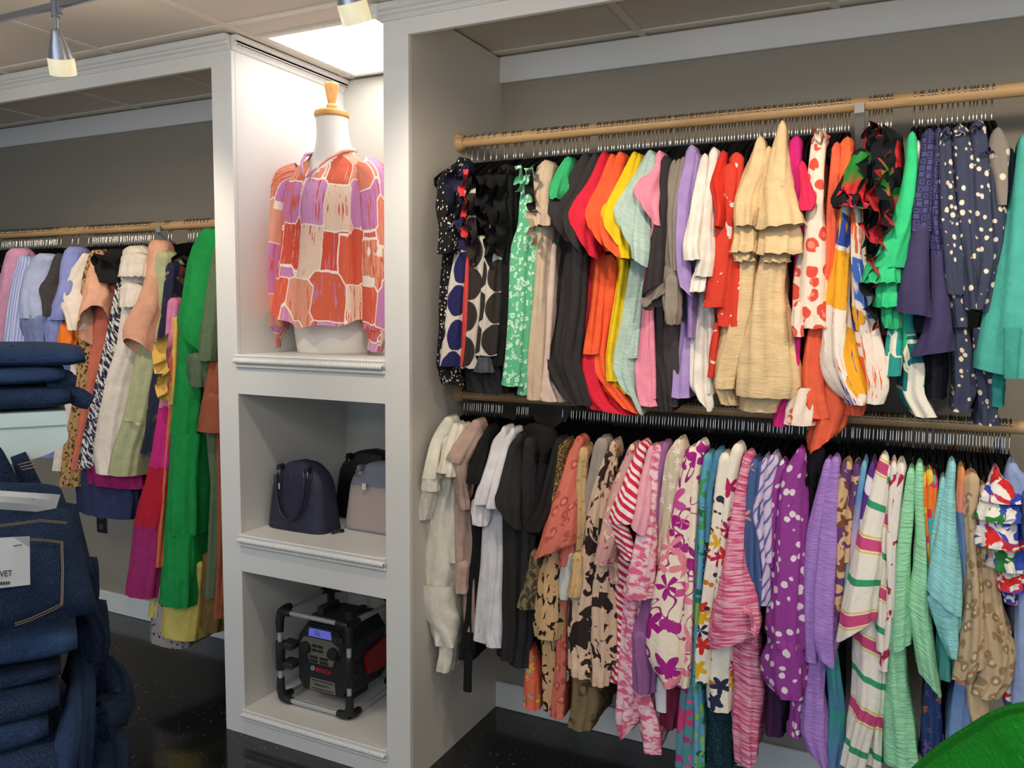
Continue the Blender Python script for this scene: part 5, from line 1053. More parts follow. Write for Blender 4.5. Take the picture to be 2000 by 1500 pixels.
# ------------------------------------------------------------------ handbags
def dome_bag(name, label, c, w, d, h, cols, taper=0.80, handle=True, tagged=False, bulge=0.02):
    cx, cy = c; z0 = Z_S[1]
    t = thing(name, label, 'handbag', (cx, cy, z0))
    mat = cols[0]
    # outline of the front (x, z): wide foot, dome top
    out = []
    N_ = 40
    for k in range(N_+1):
        s = -1+2*k/N_; a = abs(s)
        out.append(s)
    rings = []; rows = 26
    for j in range(rows+1):
        v_ = j/rows; zz = h*v_
        e = 1.0 if v_ < 0.55 else math.sqrt(max(0.0, 1-((v_-0.55)/0.45)**2.4))
        hw = w/2*(1-(1-taper)*v_*0.9)*max(e, 0.02); hd = d/2*(1-0.35*v_)*(0.3+0.7*max(e, 0.0)**0.5)
        if j == 0: hw *= 0.985; hd *= 0.97
        rings.append((zz, hw, hd))
    n = 44; V = []; UV = []
    for zz, hw, hd in rings:
        for k in range(n):
            th = 2*math.pi*k/n; cx_, sx_ = math.cos(th), math.sin(th)
            px = hw*math.copysign(abs(cx_)**0.42, cx_); py = hd*math.copysign(abs(sx_)**0.55, sx_)
            py *= 1+bulge*math.sin(zz*40)*0.5
            V.append((cx+px, cy+py, z0+zz)); UV.append((px, zz))
    m = len(rings)
    Fc = [(i*n+k, i*n+(k+1) % n, (i+1)*n+(k+1) % n, (i+1)*n+k) for i in range(m-1) for k in range(n)]+[tuple(range(n))[::-1], tuple((m-1)*n+k for k in range(n))]
    obj('body', np.array(V), Fc, mat, t, np.array(UV), True)
    # piping round the foot
    rb_ = MB().tube([(V[k][0]*1.0, V[k][1], z0+0.006) for k in range(n)], 0.004, 6, close=True); obj('foot_piping', np.array(rb_.V), rb_.F, mat, t, np.array(rb_.V)[:, :2], True)
    yF = cy-d/2*0.80-0.002
    for s in (-1, 1):
        lx = cx+s*w*0.235; zt = z0+h*0.84
        rg = MB().tube([(lx-0.009, yF-0.006, zt+0.012), (lx+0.009, yF-0.006, zt+0.012), (lx+0.009, yF-0.01, zt-0.012), (lx-0.009, yF-0.01, zt-0.012)], 0.0018, 6, close=True)
        obj('ring', np.array(rg.V), rg.F, CHROME, t, None, True)
        MB().box(lx-0.008, lx+0.008, yF-0.008, yF+0.02, zt+0.006, zt+0.026, 0.003).out('strap_tab', cols[1], t)
    if handle:
        p = []
        for k in range(17):
            a = math.pi*k/16; p.append((cx-w*0.235*math.cos(a)*1.02, yF-0.016-0.012*math.sin(a), z0+h*0.80-h*0.62*math.sin(a)**0.8))
        hd_ = MB().tube(p, 0.0075, 8); obj('handle', np.array(hd_.V), hd_.F, cols[1], t, np.array(hd_.V)[:, [0, 2]], True)
    if tagged:
        MB().box(tagged[0]-0.008, tagged[0]+0.008, yF-0.014, yF-0.012, tagged[1]-0.016, tagged[1]+0.006).out('price_tag', solid((210, 208, 200), 0.7), t)
    return t
NVY = plain((38, 40, 62), rough=0.55, spec=0.4); NV2 = plain((30, 31, 48), rough=0.5, spec=0.4)
dome_bag('handbag', 'navy dome handbag with drooping handle at the front of the shelf', (-1.932, 2.262), 0.262, 0.135, 0.245, (NVY, NV2), tagged=(-1.99, 0.888))
dome_bag('handbag', 'taller black dome handbag behind the other two', (-1.80, 2.505), 0.33, 0.14, 0.258, (plain((20, 20, 26), rough=0.5, spec=0.4), plain((16, 16, 20), rough=0.5)), handle=False)
T = NT('two_tone'); s_ = T.n('ShaderNodeSeparateXYZ'); T.put(s_.inputs[0], T.uv())
TWO = cloth(T, T.mix(T.step(s_.outputs[1], 0.158, 0.160), lin((168, 156, 152)), lin((132, 136, 150))), 0.6)
dome_bag('handbag', 'mauve and slate two-tone dome handbag with hanging price tag', (-1.655, 2.372), 0.31, 0.14, 0.248, (TWO, plain((126, 128, 138), rough=0.6)), handle=False, tagged=(-1.70, 0.895))
sp = MB().tube([(-1.785, 2.23, Z_S[1]+0.006), (-1.775, 2.255, Z_S[1]+0.010), (-1.765, 2.27, Z_S[1]+0.006)], 0.006, 8)
tag(obj('bag_strap', np.array(sp.V), sp.F, plain((44, 44, 52)), None, np.array(sp.V)[:, :2], True), 'short dark strap end lying on the shelf between two handbags', 'strap')

# ------------------------------------------------------------------ job-site radio
RX0, RX1, RY0, RY1, RZ0, RZ1 = -1.985, -1.682, 2.185, 2.47, Z_S[2]+0.016, 0.435
PLA = solid((28, 29, 33), 0.5); PL2 = solid((40, 41, 45), 0.6); ALU = solid((206, 208, 212), 0.35, 0.55); REDP = solid((150, 20, 28), 0.5); SIL = solid((150, 146, 134), 0.4, 0.6)
rd = thing('jobsite_radio', 'rugged black jobsite radio in an aluminium roll cage with blue display', 'radio', ((RX0+RX1)/2, (RY0+RY1)/2, Z_S[2]))
bx0, bx1, by0, by1, bz0, bz1 = RX0+0.052, RX1-0.025, RY0+0.028, RY1-0.035, RZ0+0.035, RZ1-0.035
ch = 0.035
oc = [(bx0+ch*0.6, bz0), (bx1-ch*0.6, bz0), (bx1, bz0+ch), (bx1, bz1-ch*1.6), (bx1-ch*1.2, bz1), (bx0+ch*1.2, bz1), (bx0, bz1-ch*1.6), (bx0, bz0+ch)]
body = smooth_angle(MB().extrude(oc, by0+0.012, by1, lambda p, q, s: (p, s, q)).extrude([((p-(bx0+bx1)/2)*0.93+(bx0+bx1)/2, (q-(bz0+bz1)/2)*0.93+(bz0+bz1)/2) for p, q in oc], by0, by0+0.013, lambda p, q, s: (p, s, q)).out('housing', PLA, rd), 20)
for k, (dx, dz) in enumerate(((0, 0), (1, 0))):
    pass
# roll cage: aluminium bars, black corner joints and grips
def cage_bar(a, b, nm='bar', r=0.0085, m=ALU):
    t = MB().tube([a, b], r, 12); return smooth_angle(obj(nm, np.array(t.V), t.F, m, rd))
for y in (RY0, RY1):
    for z in (RZ0, RZ1): cage_bar((RX0+0.03, y, z), (RX1-0.03, y, z))
    for x in (RX0, RX1): cage_bar((x, y, RZ0+0.03), (x, y, RZ1-0.03))
for x in (RX0, RX1):
    for z in (RZ0, RZ1): cage_bar((x, RY0+0.03, z), (x, RY1-0.03, z))
for x, sx in ((RX0, 1), (RX1, -1)):
    for y, sy in ((RY0, 1), (RY1, -1)):
        for z, sz in ((RZ0, 1), (RZ1, -1)):
            j = MB().tube([(x+sx*0.05, y, z), (x+sx*0.028, y, z), (x+sx*0.004, y+sy*0.004, z+sz*0.004)], [0.0125, 0.015, 0.016], 10)
            j.tube([(x, y+sy*0.055, z), (x, y+sy*0.03, z), (x+sx*0.004, y+sy*0.004, z+sz*0.004)], [0.0125, 0.015, 0.016], 10)
            j.tube([(x, y, z+sz*0.075), (x, y, z+sz*0.035), (x+sx*0.004, y+sy*0.004, z+sz*0.004)], [0.0135, 0.0155, 0.016], 10)
            smooth_angle(j.out('corner_joint', PLA, rd))
for x in (RX0, RX1):
    smooth_angle(MB().tube([(x, RY0, RZ0+0.105), (x, RY0, RZ0+0.11), (x, RY0, RZ0+0.205), (x, RY0, RZ0+0.21)], [0.015, 0.0165, 0.0165, 0.015], 14).out('grip', PLA, rd))
    bxx = bx0 if x == RX0 else bx1
    for zz in (RZ0+0.125, RZ0+0.195):
        MB().box(min(x, bxx)-0.0, max(x, bxx)+0.004, RY0-0.006, RY0+0.05, zz-0.011, zz+0.011, 0.004).out('cage_arm', PL2, rd)
for zz, sgn in ((bz1, 1), (bz0, -1)):
    for x in (bx0+0.05, bx1-0.05):
        MB().box(x-0.014, x+0.014, (RY0+RY1)/2-0.05, (RY0+RY1)/2+0.05, min(zz, zz+sgn*0.035), max(zz, zz+sgn*0.035), 0.004).out('rubber_mount', PL2, rd)
fx = (bx0+bx1)/2-0.006; fy = by0
def plate(nm, pts, y0_, y1_, m): return MB().extrude(pts, y0_, y1_, lambda p, q, s: (p, s, q)).out(nm, m, rd)
plate('control_panel', [(fx-0.068, 0.352), (fx+0.052, 0.352), (fx+0.080, 0.333), (fx+0.085, 0.308), (fx+0.066, 0.292), (fx+0.055, 0.262), (fx-0.045, 0.262), (fx-0.055, 0.292), (fx-0.084, 0.308), (fx-0.082, 0.333)], fy-0.006, fy+0.002, SIL)
plate('display_bezel', [(fx-0.062, 0.353), (fx+0.062, 0.353), (fx+0.056, 0.392), (fx-0.054, 0.392)], fy-0.004, fy+0.002, PL2)
plate('display', [(fx-0.050, 0.357), (fx+0.052, 0.357), (fx+0.047, 0.386), (fx-0.045, 0.386)], fy-0.0055, fy-0.003, emit((96, 100, 190), 0.55))
DK = solid((24, 24, 30), 0.6)
text_mesh('display_text', '52:', 0.022, DK, rd, (fx-0.022, fy-0.0062, 0.364), (1, 0, 0), (0, 0, 1))
for kx in (fx-0.060, fx+0.062):
    kb = MB().lathe([(0.022, 0), (0.022, 0.010), (0.019, 0.016), (0.008, 0.017)], (0, 0, 0), 24)
    smooth_angle(MB().add([(kx+p[0], fy-0.006-p[2], 0.313+p[1]) for p in kb.V], kb.F).out('knob', PLA, rd))
for r_ in range(2):
    for c_ in range(2):
        xx = fx-0.022+c_*0.026
        MB().box(xx-0.011, xx+0.011, fy-0.009, fy-0.005, 0.325-r_*0.016-0.005, 0.325-r_*0.016+0.005, 0.0015).out('button', DK, rd)
        xx = fx-0.026+c_*0.044
        MB().box(xx-0.018, xx+0.018, fy-0.009, fy-0.005, 0.284-r_*0.014-0.005, 0.284-r_*0.014+0.005, 0.0015).out('button', DK, rd)
text_mesh('lettering', 'BOSCH', 0.020, emit((170, 26, 34), 0.15), rd, (fx-0.022, fy-0.0012, 0.231), (1, 0, 0), (0, 0, 1), 0.0006)
em = MB().tube([(fx-0.036+0.008*math.cos(2*math.pi*k/20), fy-0.001, 0.239+0.008*math.sin(2*math.pi*k/20)) for k in range(20)], 0.0012, 6, close=True)
em.box(fx-0.041, fx-0.031, fy-0.002, fy, 0.238, 0.240).box(fx-0.0405, fx-0.0385, fy-0.002, fy, 0.234, 0.244).box(fx-0.0335, fx-0.0315, fy-0.002, fy, 0.234, 0.244)
em.out('emblem', solid((170, 172, 176), 0.4), rd)
plate('bass_plate', [(fx-0.045, 0.205), (fx+0.062, 0.205), (fx+0.066, 0.163), (fx-0.048, 0.163)], fy-0.004, fy+0.002, SIL)
for zz in (0.199, 0.170): MB().box(fx-0.038, fx+0.056, fy-0.0052, fy-0.0035, zz-0.0014, zz+0.0014).out('groove', DK, rd)
text_mesh('lettering', 'Subwoofer', 0.015, DK, rd, (fx-0.028, fy-0.0045, 0.180), (1, 0, 0), (0, 0, 1), 0.0004)
# side speaker with red guard, buttons on the shoulder
MB().extrude([(by0+0.10, bz0+0.06), (by1-0.01, bz0+0.05), (by1-0.01, bz1-0.09), (by0+0.11, bz1-0.11), (by0+0.085, bz0+0.12)], bx1-0.002, bx1+0.012, lambda p, q, s: (s, p, q)).out('side_guard', REDP, rd)
for k in range(2):
    MB().box(bx1-0.062+k*0.022, bx1-0.044+k*0.022, fy-0.004, fy+0.02, bz1-0.052-k*0.0+k*-0.0, bz1-0.030, 0.003).out('shoulder_button', PL2, rd)
MB().box(bx1-0.06, bx1-0.02, by0+0.1, by0+0.16, bz1-0.004, bz1+0.014, 0.004).out('top_catch', GREY, rd)
MB().box(bx0+0.02, bx1-0.07, by0+0.05, by1-0.02, bz1-0.002, bz1+0.008, 0.003).out('top_cover', PL2, rd)

# ------------------------------------------------------------------ track lighting
RZ_, RY_ = 2.275, 1.447
STEEL = solid((176, 180, 188), 0.32, 0.75)
tr = thing('light_track', 'brushed steel track rail hung under the ceiling tiles', 'track rail', (-1.2, RY_, RZ_))
MB().box(-4.5, 1.9, RY_-0.006, RY_+0.006, RZ_-0.009, RZ_+0.009, 0.002).out('rail', STEEL, tr)
for sx in (-3.6, -2.55, -0.35, 1.4): smooth_angle(MB().tube([(sx, RY_, RZ_+0.009), (sx, RY_, Z_C)], 0.004, 8).out('standoff', STEEL, tr))
GLS = NT('frosted_glass')
GLS.put(GLS.b.inputs['Emission Color'], lin((255, 240, 196))); GLS.b.inputs['Emission Strength'].default_value = 0.55
GLASS = GLS.done(lin((236, 228, 196)), 0.35)
def spot_head(X, aim, label, watts, group=None, show=True):
    t = thing('track_spotlight', label, 'spotlight', (X, RY_, RZ_), group)
    smooth_angle(MB().tube([(X, RY_, RZ_+0.03), (X, RY_, RZ_-0.028)], 0.011, 12).tube([(X+0.018, RY_, RZ_+0.012), (X+0.018, RY_, RZ_-0.022)], 0.007, 10).out('adapter', STEEL, t))
    smooth_angle(MB().tube([(X, RY_, RZ_-0.028), (X, RY_, RZ_-0.062)], 0.0055, 8).out('stem', STEEL, t))
    p0 = np.array([X, RY_, RZ_-0.062]); d = np.array(aim)-p0; d = d/np.linalg.norm(d); d = d*0.62+np.array([0, 0, -1])*0.55; d /= np.linalg.norm(d)
    ax = lambda s: p0+d*s
    smooth_angle(MB().tube([ax(-0.006), ax(0.0), ax(0.012), ax(0.035), ax(0.066)], [0.010, 0.0135, 0.016, 0.0235, 0.031], 20).out('head', STEEL, t), 60)
    smooth_angle(MB().tube([ax(0.064), ax(0.068), ax(0.098), ax(0.108)], [0.029, 0.0325, 0.033, 0.0325], 24, caps=False).out('glass_shade', GLASS, t), 60)
    tp = MB().tube([ax(0.072), ax(0.082)], [0.024, 0.026], 20); o = obj('bulb', np.array(tp.V), tp.F, emit((255, 244, 214), 6.0), t)
    gl = bpy.data.lights.new('shade_glow', 'POINT'); gl.energy = GLOW; gl.color = (1.0, 0.86, 0.68); gl.shadow_soft_size = 0.034
    go_ = bpy.data.objects.new('shade_glow', gl); C.objects.link(go_); go_.location = ax(0.155)
    l = bpy.data.lights.new('spot_bulb', 'SPOT'); l.energy = watts; l.color = (1.0, 0.84, 0.66); l.spot_size = math.radians(95); l.spot_blend = 0.7; l.shadow_soft_size = 0.03
    lo_ = bpy.data.objects.new('spot_bulb', l); C.objects.link(lo_); lo_.location = ax(0.115); v_ = Vector(np.array(aim)-ax(0.115)); lo_.rotation_euler = v_.to_track_quat('-Z', 'Y').to_euler()
SPW = 19; GLOW = 3.6
spot_head(-2.03, (-2.7, 2.3, 1.2), 'steel track spotlight with frosted glass shade over the dress bay', SPW)
spot_head(-1.115, (-1.1, 2.3, 1.55), 'steel track spotlight with frosted glass shade in front of the niche post', SPW)
for X in (-0.25, 0.55, 1.35): spot_head(X, (X*0.75-0.12, 2.3, 1.45), 'added unseen steel track spotlight along the rail past the top of the view', SPW, 'added spotlights over the tops')  # heads added out of view to throw warm light on the clothes
spot_head(-3.1, (-3.3, 2.3, 1.2), 'added unseen steel track spotlight at the far end of the rail', SPW*0.7)  # another unseen head added for its warm light

# ------------------------------------------------------------------ wall outlet, low behind the dresses
po = at_y(200, 1018, Y_B)
ot = thing('wall_outlet', 'black wall socket plate low on the wall behind the dresses', 'outlet', (po[0], Y_B, po[2]))
MB().box(po[0]-0.036, po[0]+0.036, Y_B-0.007, Y_B, po[2]-0.058, po[2]+0.058, 0.003).out('plate', solid((14, 14, 15), 0.4), ot)
for dz in (-0.026, 0.026): MB().box(po[0]-0.014, po[0]+0.014, Y_B-0.0085, Y_B-0.006, po[2]+dz-0.014, po[2]+dz+0.014, 0.002).out('socket', solid((70, 70, 70), 0.4), ot)

# ------------------------------------------------------------------ jeans display in the foreground
E1 = np.array([0.560, 0.832, 0.0]); E1 /= np.linalg.norm(E1); E2 = np.array([-E1[1], E1[0], 0.0]); EZ = np.array([0, 0, 1.0])
PALE = paint((196, 214, 212), 0.5)
cr = at_d(129, 803, 1.15)
gd = thing('display_stand', 'pale painted shelf stand with rounded bracket carrying folded jeans', 'display stand', (cr[0]-0.5*E1[0], cr[1]-0.5*E1[1], 0))
def loc(p, q, r, o=cr): return o+E1*p+E2*q+EZ*r
def prism(poly, q0, q1, nm, m, parent, o=cr): return MB().extrude(poly, q0, q1, lambda p, r, s: loc(p, s, r, o)).out(nm, m, parent)
prism([(-0.62, 0), (0, 0), (0, -0.019), (-0.62, -0.019)], 0.0, 0.36, 'shelf_board', PALE, gd)
curve = [(0.0, -0.0195), (0.002, -0.036)]+[(0.002-0.10*(1-math.cos(a)), -0.036-0.035*math.sin(a)) for a in np.linspace(0.15, 1.45, 8)]+[(-0.16, -0.085), (-0.24, -0.15), (-0.34, -0.27), (-0.44, -0.42), (-0.62, -0.42), (-0.62, -0.0195)]
prism(curve, 0.004, 0.022, 'bracket', PALE, gd)
prism(curve, 0.33, 0.348, 'bracket', PALE, gd)
prism([(-0.66, 0.25), (-0.62, 0.25), (-0.62, -cr[2]), (-0.66, -cr[2])], -0.30, 0.40, 'upright_panel', PALE, gd)
pb = at_d(130, 1490, 1.02)
DECK = 0.66
prism([(-0.62, DECK-cr[2]), (0.02, DECK-cr[2]), (0.02, DECK-0.03-cr[2]), (-0.62, DECK-0.03-cr[2])], -0.28, 0.36, 'deck', PALE, gd)
for p_, q_ in ((-0.03, -0.24), (-0.03, 0.32)): prism([(p_-0.02, DECK-0.03-cr[2]), (p_+0.02, DECK-0.03-cr[2]), (p_+0.02, -cr[2]), (p_-0.02, -cr[2])], q_-0.02, q_+0.02, 'leg', PALE, gd)
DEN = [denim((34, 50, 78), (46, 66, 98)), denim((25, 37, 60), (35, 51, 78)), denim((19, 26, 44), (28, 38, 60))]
THR = solid((128, 112, 92), 0.8); THB = solid((96, 116, 150), 0.7)
def folded(name, label, end, depth, thick, length, mat, group=None, seam=True, tail=None, sag=0.0, seed=0, skew=0.0):
    """folded jeans: a soft roll-edged slab; end = front lower right corner of the front fold"""
    rr = random.Random(seed); n = 28; m = 30; V = []; UV = []
    ph = [rr.random()*6.28 for _ in range(6)]
    for i in range(m+1):
        t = i/m; p = -length*(1-t)
        if t > 0.97: p -= 0.004
        sc_ = 1.0 if t < 0.93 else 1-0.35*((t-0.93)/0.07)**2
        for k in range(n):
            th = 2*math.pi*k/n; c, s = math.cos(th), math.sin(th)
            q = depth/2*math.copysign(abs(c)**0.35, c); r = thick/2*math.copysign(abs(s)**0.62, s)*sc_
            lump = 0.10*thick*(math.sin(9*t+ph[0])+0.6*math.sin(17*t+ph[1]+q*20)+0.5*math.sin(5*t+ph[2]-q*14))
            r += lump*(1 if s > 0 else 0.25)*abs(s)
            qq = q+0.006*math.sin(7*t+ph[3])+0.003*math.sin(19*t+ph[4])
            V.append(end+E1*(p+skew*q)+E2*(depth/2+qq)+EZ*(thick/2+r-sag*t*t)); UV.append((p, th*0.04))
    Fc = [(i*n+k, i*n+(k+1) % n, (i+1)*n+(k+1) % n, (i+1)*n+k) for i in range(m) for k in range(n)]+[tuple(range(n))[::-1], tuple(m*n+k for k in range(n))]
    V = np.array(V)
    t_ = thing(name, label, 'jeans', tuple(end-E1*length*0.5+E2*depth*0.5), group)
    obj('fold', V, Fc, mat, t_, np.array(UV)+rr.random()*3, True)
    if seam:
        i = int(m*0.72); idx = [i*n+k for k in range(n) if V[i*n+k] @ E2 < (end+E2*depth*0.35) @ E2]
        pts = sorted([V[j] for j in idx], key=lambda q: q[2])
        if len(pts) > 3:
            sm = MB().tube([q-E2*0.001 for q in pts], 0.0011, 5); obj('seam', np.array(sm.V), sm.F, THB, t_)
    if tail is not None:
        a, b, r0, r1 = tail; a, b = np.array(a), np.array(b)
        P_ = [a+(b-a)*s+EZ*0.006*math.sin(3*s+seed) for s in np.linspace(0, 1, 8)]
        tb = MB().tube(P_, [r0+(r1-r0)*s+0.002*math.sin(9*s+seed) for s in np.linspace(0, 1, 8)], 14); Vt = np.array(tb.V)
        c_ = np.repeat(np.array(P_), 14, axis=0); Vt[:, 2] = c_[:, 2]+(Vt[:, 2]-c_[:, 2])*1.0
        o = obj('leg_end', Vt, tb.F, mat, t_, Vt[:, [0, 2]], True); smooth_angle(o, 60)
    return t_
h = [0.036, 0.034, 0.036]
base = cr+EZ*0.002
folded('folded_jeans', 'folded mid-blue jeans, lowest of three on the painted shelf', base+E1*0.010-E2*0.01, 0.24, 0.035, 0.60, DEN[1], seam=False, tail=(base+E1*-0.02+EZ*0.026+E2*0.03, base+E1*0.032+EZ*0.010+E2*0.02, 0.014, 0.011), seed=1)
folded('folded_jeans', 'folded mid-blue jeans, middle of three on the painted shelf', base+E1*0.004-E2*0.006+EZ*0.034, 0.24, 0.026, 0.60, DEN[0], seam=False, tail=(base+E1*-0.02+EZ*0.050+E2*0.03, base+E1*0.015+EZ*0.043+E2*0.03, 0.012, 0.010), seed=2)
tj = folded('folded_jeans', 'folded mid-blue jeans with belt loop, topmost on the painted shelf', base+E1*0.030-E2*0.004+EZ*0.0595, 0.25, 0.029, 0.64, DEN[0], seam=False, seed=3)
lpz = at_d(40, 683, 1.14)
bz = MB().tube([lpz-E1*0.02+E2*0.02-EZ*0.004, lpz-E1*0.01+EZ*0.002, lpz+E1*0.0-EZ*0.004, lpz+E1*0.005-EZ*0.012], 0.005, 8); obj('belt_loop', np.array(bz.V), bz.F, DEN[1], tj, np.array(bz.V)[:, :2], True)

def patch(name, corners, thick, mat, parent, bulge=0.0, nu=16, nv=16, push=None):
    """cushion-like panel between four world points (tl, tr, br, bl)"""
    tl, tr_, br, bl_ = [np.array(c) for c in corners]
    nrm = np.cross(tr_-tl, bl_-tl); nrm /= np.linalg.norm(nrm)
    if nrm @ FW > 0: nrm = -nrm
    V = []; UV = []
    for side in (0, 1):
        for j in range(nv+1):
            for i in range(nu+1):
                a, b = i/nu, j/nv
                P_ = (tl*(1-a)+tr_*a)*(1-b)+(bl_*(1-a)+br*a)*b
                e = (1-abs(2*a-1)**5)*(1-abs(2*b-1)**5)
                w = bulge*math.sin(math.pi*a)*math.sin(math.pi*b)+0.10*bulge*math.sin(9*a+5*b)
                P_ = P_+nrm*((thick/2*e**0.6+w) if side == 0 else (-thick/2*e**0.6+w*0.3)); V.append(P_)
                UV.append((a*np.linalg.norm(tr_-tl), -b*np.linalg.norm(bl_-tl)))
    s = (nu+1)*(nv+1); Fc = []
    for j in range(nv):
        for i in range(nu):
            q = j*(nu+1)+i; Fc.append((q, q+nu+1, q+nu+2, q+1)); Fc.append((s+q, s+q+1, s+q+nu+2, s+q+nu+1))
    rim = [(j, j+1) for j in range(nu)]+[(nv*(nu+1)+j+1, nv*(nu+1)+j) for j in range(nu)]+[((j+1)*(nu+1), j*(nu+1)) for j in range(nv)]+[(j*(nu+1)+nu, (j+1)*(nu+1)+nu) for j in range(nv)]
    for a, b in rim: Fc.append((a, b, s+b, s+a))
    return obj(name, np.array(V), Fc, mat, parent, np.array(UV)+rng.random(), thick > 0.004)
J = lambda px, py, D: at_d(px, py, D)
fj = thing('folded_jeans', 'dark blue jeans propped to show the stitched back pocket and paper tags', 'jeans', tuple(J(90, 1200, 1.04)))
patch('seat', (J(-150, 985, 0.90), J(138, 985, 1.07), J(192, 1196, 1.04), J(-150, 1262, 0.86)), 0.045, DEN[1], fj, 0.012)
patch('yoke', (J(-150, 950, 0.93), J(118, 955, 1.10), J(140, 1010, 1.06), J(-150, 1010, 0.90)), 0.035, DEN[1], fj, 0.006)
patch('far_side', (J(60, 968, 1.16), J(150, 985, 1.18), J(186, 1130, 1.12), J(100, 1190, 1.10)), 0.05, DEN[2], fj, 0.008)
def stitch(pts, nm='stitching', r=0.0006, m=THR): 
    b_ = MB().tube(pts, r, 5); return obj(nm, np.array(b_.V), b_.F, m, fj)
def DF_(px, py):                       # depth of the propped panel's front at a pixel
    a = (px+150)/300; b = (py-985)/230
    return ((0.90+0.17*a)*(1-b)+(0.86+0.18*a)*b)-0.052
for off in (0, 3):
    stitch([J(x, y, DF_(x, y)) for x, y in ((-60, 1062+off), (20, 1050+off), (90, 1054+off), (122, 1058+off))])
    stitch([J(x-off, y, DF_(x, y)) for x, y in ((122, 1058), (124, 1110), (123, 1160), (122, 1182))])
    stitch([J(x, y-off*1.5, DF_(x, y)) for x, y in ((122, 1182), (95, 1196), (60, 1212), (30, 1222))])
    stitch([J(x, y+off, DF_(x, y)-0.004) for x, y in ((-40, 1030), (30, 1022), (80, 1015), (130, 1020))])
CARD = solid((206, 216, 226), 0.7); INK = solid((30, 30, 34), 0.7)
tg = thing('paper_tag', 'white paper tag with printed lettering stapled on the jeans pocket', 'price tag', tuple(J(30, 1150, 0.95)))
tD = lambda px, py: DF_(px, py)-0.012
patch('card', (J(-80, 1055, tD(-80, 1055)), J(58, 1047, tD(58, 1047)), J(59, 1142, tD(59, 1142)), J(-80, 1158, tD(-80, 1150))), 0.0012, CARD, tg, 0.0, 4, 4)
ex = J(40, 1125, tD(40, 1125))-J(-10, 1128, tD(-10, 1128)); ex /= np.linalg.norm(ex); ey = J(20, 1100, tD(20, 1100))-J(20, 1140, tD(20, 1140)); ey /= np.linalg.norm(ey)
o_ = -0.004*FW
text_mesh('lettering', 'VET', 0.0092, INK, tg, J(24, 1125, tD(24, 1125)-0.004), ex, ey, 0.0001, 'RIGHT')
text_mesh('lettering', 'x', 0.003, INK, tg, J(2, 1131, tD(2, 1131)-0.004), ex, ey)
bc = MB(); o3 = J(0, 1143, tD(0, 1143)-0.004)
for k in range(12):
    w = (0.0004, 0.0008, 0.0003)[k % 3]; p_ = o3+ex*(k*0.00105)
    bc.add([p_, p_+ex*w, p_+ex*w+ey*0.0035, p_+ey*0.0035, p_+FW*0.0004, p_+ex*w+FW*0.0004, p_+ex*w+ey*0.0035+FW*0.0004, p_+ey*0.0035+FW*0.0004], [(0, 1, 2, 3), (4, 7, 6, 5)])
bc.out('barcode', INK, tg)
st = MB().tube([J(26, 1066, tD(26, 1066)-0.003), J(43, 1064, tD(43, 1064)-0.003)], 0.0005, 5); obj('staple', np.array(st.V), st.F, solid((70, 72, 76), 0.4, 0.8), tg)
wb = thing('paper_tag', 'blank white paper band stapled across the jeans waist', 'price tag', tuple(J(60, 985, 0.99)))
patch('card', (J(-120, 950, 0.87), J(118, 966, 1.035), J(107, 1002, 1.028), J(-120, 986, 0.865)), 0.0012, CARD, wb, 0.004, 10, 3)
st = MB().tube([J(33, 972, 0.967), J(66, 976, 0.990)], 0.0005, 5); obj('staple', np.array(st.V), st.F, solid((70, 72, 76), 0.4, 0.8), wb)
bj = thing('folded_jeans', 'dark blue jeans with belt loops standing behind the propped pair', 'jeans', tuple(J(50, 960, 1.14)))
patch('front', (J(-120, 850, 1.02), J(-4, 868, 1.08), J(48, 960, 1.10), J(-120, 985, 1.0)), 0.03, DEN[1], bj, 0.006)
patch('waistband', (J(20, 893, 1.12), J(50, 882, 1.13), J(98, 978, 1.14), J(48, 978, 1.12)), 0.026, DEN[2], bj, 0.004)
for k in range(3):
    b_ = MB().tube([J(34+k*4, 908+k*5, 1.095), J(66+k*3, 900+k*6, 1.105)], 0.0009, 5); obj('stitching', np.array(b_.V), b_.F, THR, bj)
# the stack underneath
def stack_end(px, py, D): return J(px, py, D)
STK = [(160, 1288, 1.00, 0.050, 0), (128, 1335, 1.00, 0.030, 2), (126, 1400, 0.99, 0.044, 2), (104, 1462, 0.98, 0.044, 1), (150, 1545, 0.985, 0.055, 2)]
names_ = ['first', 'second', 'third', 'fourth', 'fifth']
for k, (px, py, D, th, dm) in enumerate(STK):
    folded('folded_jeans', f'dark blue folded jeans, {names_[k]} below the propped pair in the tall stack', stack_end(px, py, D), 0.24, th, 0.62, DEN[dm], seam=(k == 0), seed=11+k)
def lump(label, pts, rads, dm, seed):
    t_ = thing('folded_jeans', label, 'jeans', tuple(pts[-1]))
    V, Fc, UV = tubeloft(pts, rads, n=22, m=22, fold=0.010, k1=3, seed=seed, flat=0.7); m_ = len(V)//22
    Fc = Fc+[tuple(range(22))[::-1], tuple((m_-1)*22+k for k in range(22))]
    o = obj('leg', V, Fc, DEN[dm], t_, UV, True); return t_
lump('dark jeans leg flopping out beside the first folded pair', [J(110, 1220, 1.14), J(160, 1222, 1.12), J(180, 1240, 1.10), J(172, 1290, 1.10), J(150, 1330, 1.08)], [0.02, 0.026, 0.026, 0.024, 0.02], 2, 1)
lump('dark jeans leg bulging widest from the side of the stack', [J(150, 1330, 1.14), J(200, 1310, 1.13), J(222, 1350, 1.12), J(222, 1390, 1.10), J(180, 1412, 1.06), J(130, 1432, 1.04)], [0.022, 0.026, 0.03, 0.03, 0.028, 0.02], 2, 2)
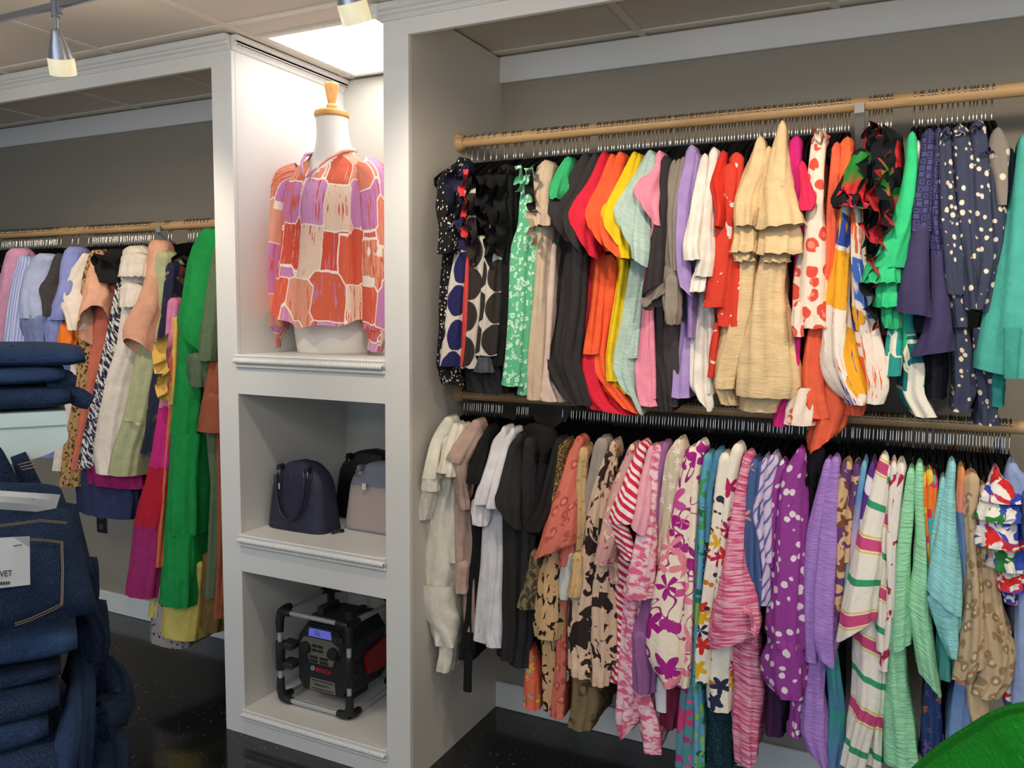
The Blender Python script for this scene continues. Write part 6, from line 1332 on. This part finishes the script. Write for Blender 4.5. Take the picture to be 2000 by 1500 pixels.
lump('dark jeans leg with side seam hanging down the stack', [J(150, 1290, 1.10), J(158, 1340, 1.06), J(148, 1400, 1.02), J(135, 1470, 1.00), J(130, 1530, 1.0)], [0.018, 0.024, 0.026, 0.028, 0.026], 1, 3)
lump('dark jeans leg at the foot of the stack', [J(110, 1470, 1.08), J(170, 1450, 1.08), J(205, 1462, 1.08), J(200, 1510, 1.06), J(150, 1560, 1.04)], [0.024, 0.03, 0.032, 0.03, 0.026], 2, 4)
fr = thing('folded_jeans', 'frayed dark jeans hems poking out behind the propped pair', 'jeans', tuple(J(185, 1200, 1.2)))
patch('hem', (J(150, 1085, 1.18), J(190, 1088, 1.2), J(192, 1170, 1.2), J(160, 1190, 1.18)), 0.03, DEN[2], fr, 0.004)
patch('hem', (J(165, 1165, 1.2), J(208, 1172, 1.22), J(216, 1262, 1.22), J(176, 1290, 1.2)), 0.03, DEN[2], fr, 0.004)

# ------------------------------------------------------------------ green sweater close by
T = NT('knit'); v = T.uv()
n = T.noise(T.map(v, (120, 420, 1), 0.3), 1.0, 5, 0.75, 0.5)
SWT = T.done(T.mix(n, lin((24, 120, 30)), lin((44, 176, 52))), 0.95, bump=n, bstr=1.0, bdist=0.008, spec=0.1)
gt = thing('display_table', 'small white table under the green sweater', 'table', (0.16, 0.80, 0))
MB().box(0.03, 0.62, 0.55, 0.95, 0.93, 0.955, 0.004).out('table_top', PALE, gt)
for x in (0.07, 0.58):
    for y in (0.59, 0.91): MB().box(x-0.018, x+0.018, y-0.018, y+0.018, 0, 0.93).out('leg', PALE, gt)
sw = thing('sweater', 'bright green fuzzy knit sweater heaped close to the viewer', 'sweater', (0.3, 0.76, 0.955))
a_ = [J(1700, 1600, 0.80), J(1800, 1532, 0.80), J(1880, 1486, 0.80), J(1960, 1448, 0.80), J(2040, 1418, 0.80), J(2130, 1420, 0.82), J(2200, 1480, 0.84), J(2240, 1600, 0.86)]
V, Fc, UV = tubeloft([np.array(p)-np.array([0, 0, 0.035]) for p in a_], [0.02, 0.034, 0.044, 0.05, 0.054, 0.056, 0.056, 0.05], n=36, m=60, fold=0.007, k1=4, seed=1)
obj('sleeve', V, Fc, SWT, sw, UV, True)
V, Fc, UV = loft([(0.956, 0.33, 0.76, 0.26, 0.17), (0.98, 0.33, 0.76, 0.27, 0.18), (1.01, 0.33, 0.76, 0.26, 0.17), (1.03, 0.34, 0.76, 0.22, 0.13), (1.035, 0.34, 0.76, 0.1, 0.06)], 40, lambda th, t: 0.006*math.sin(7*th+3*t))
obj('body', V, Fc, SWT, sw, UV, True)
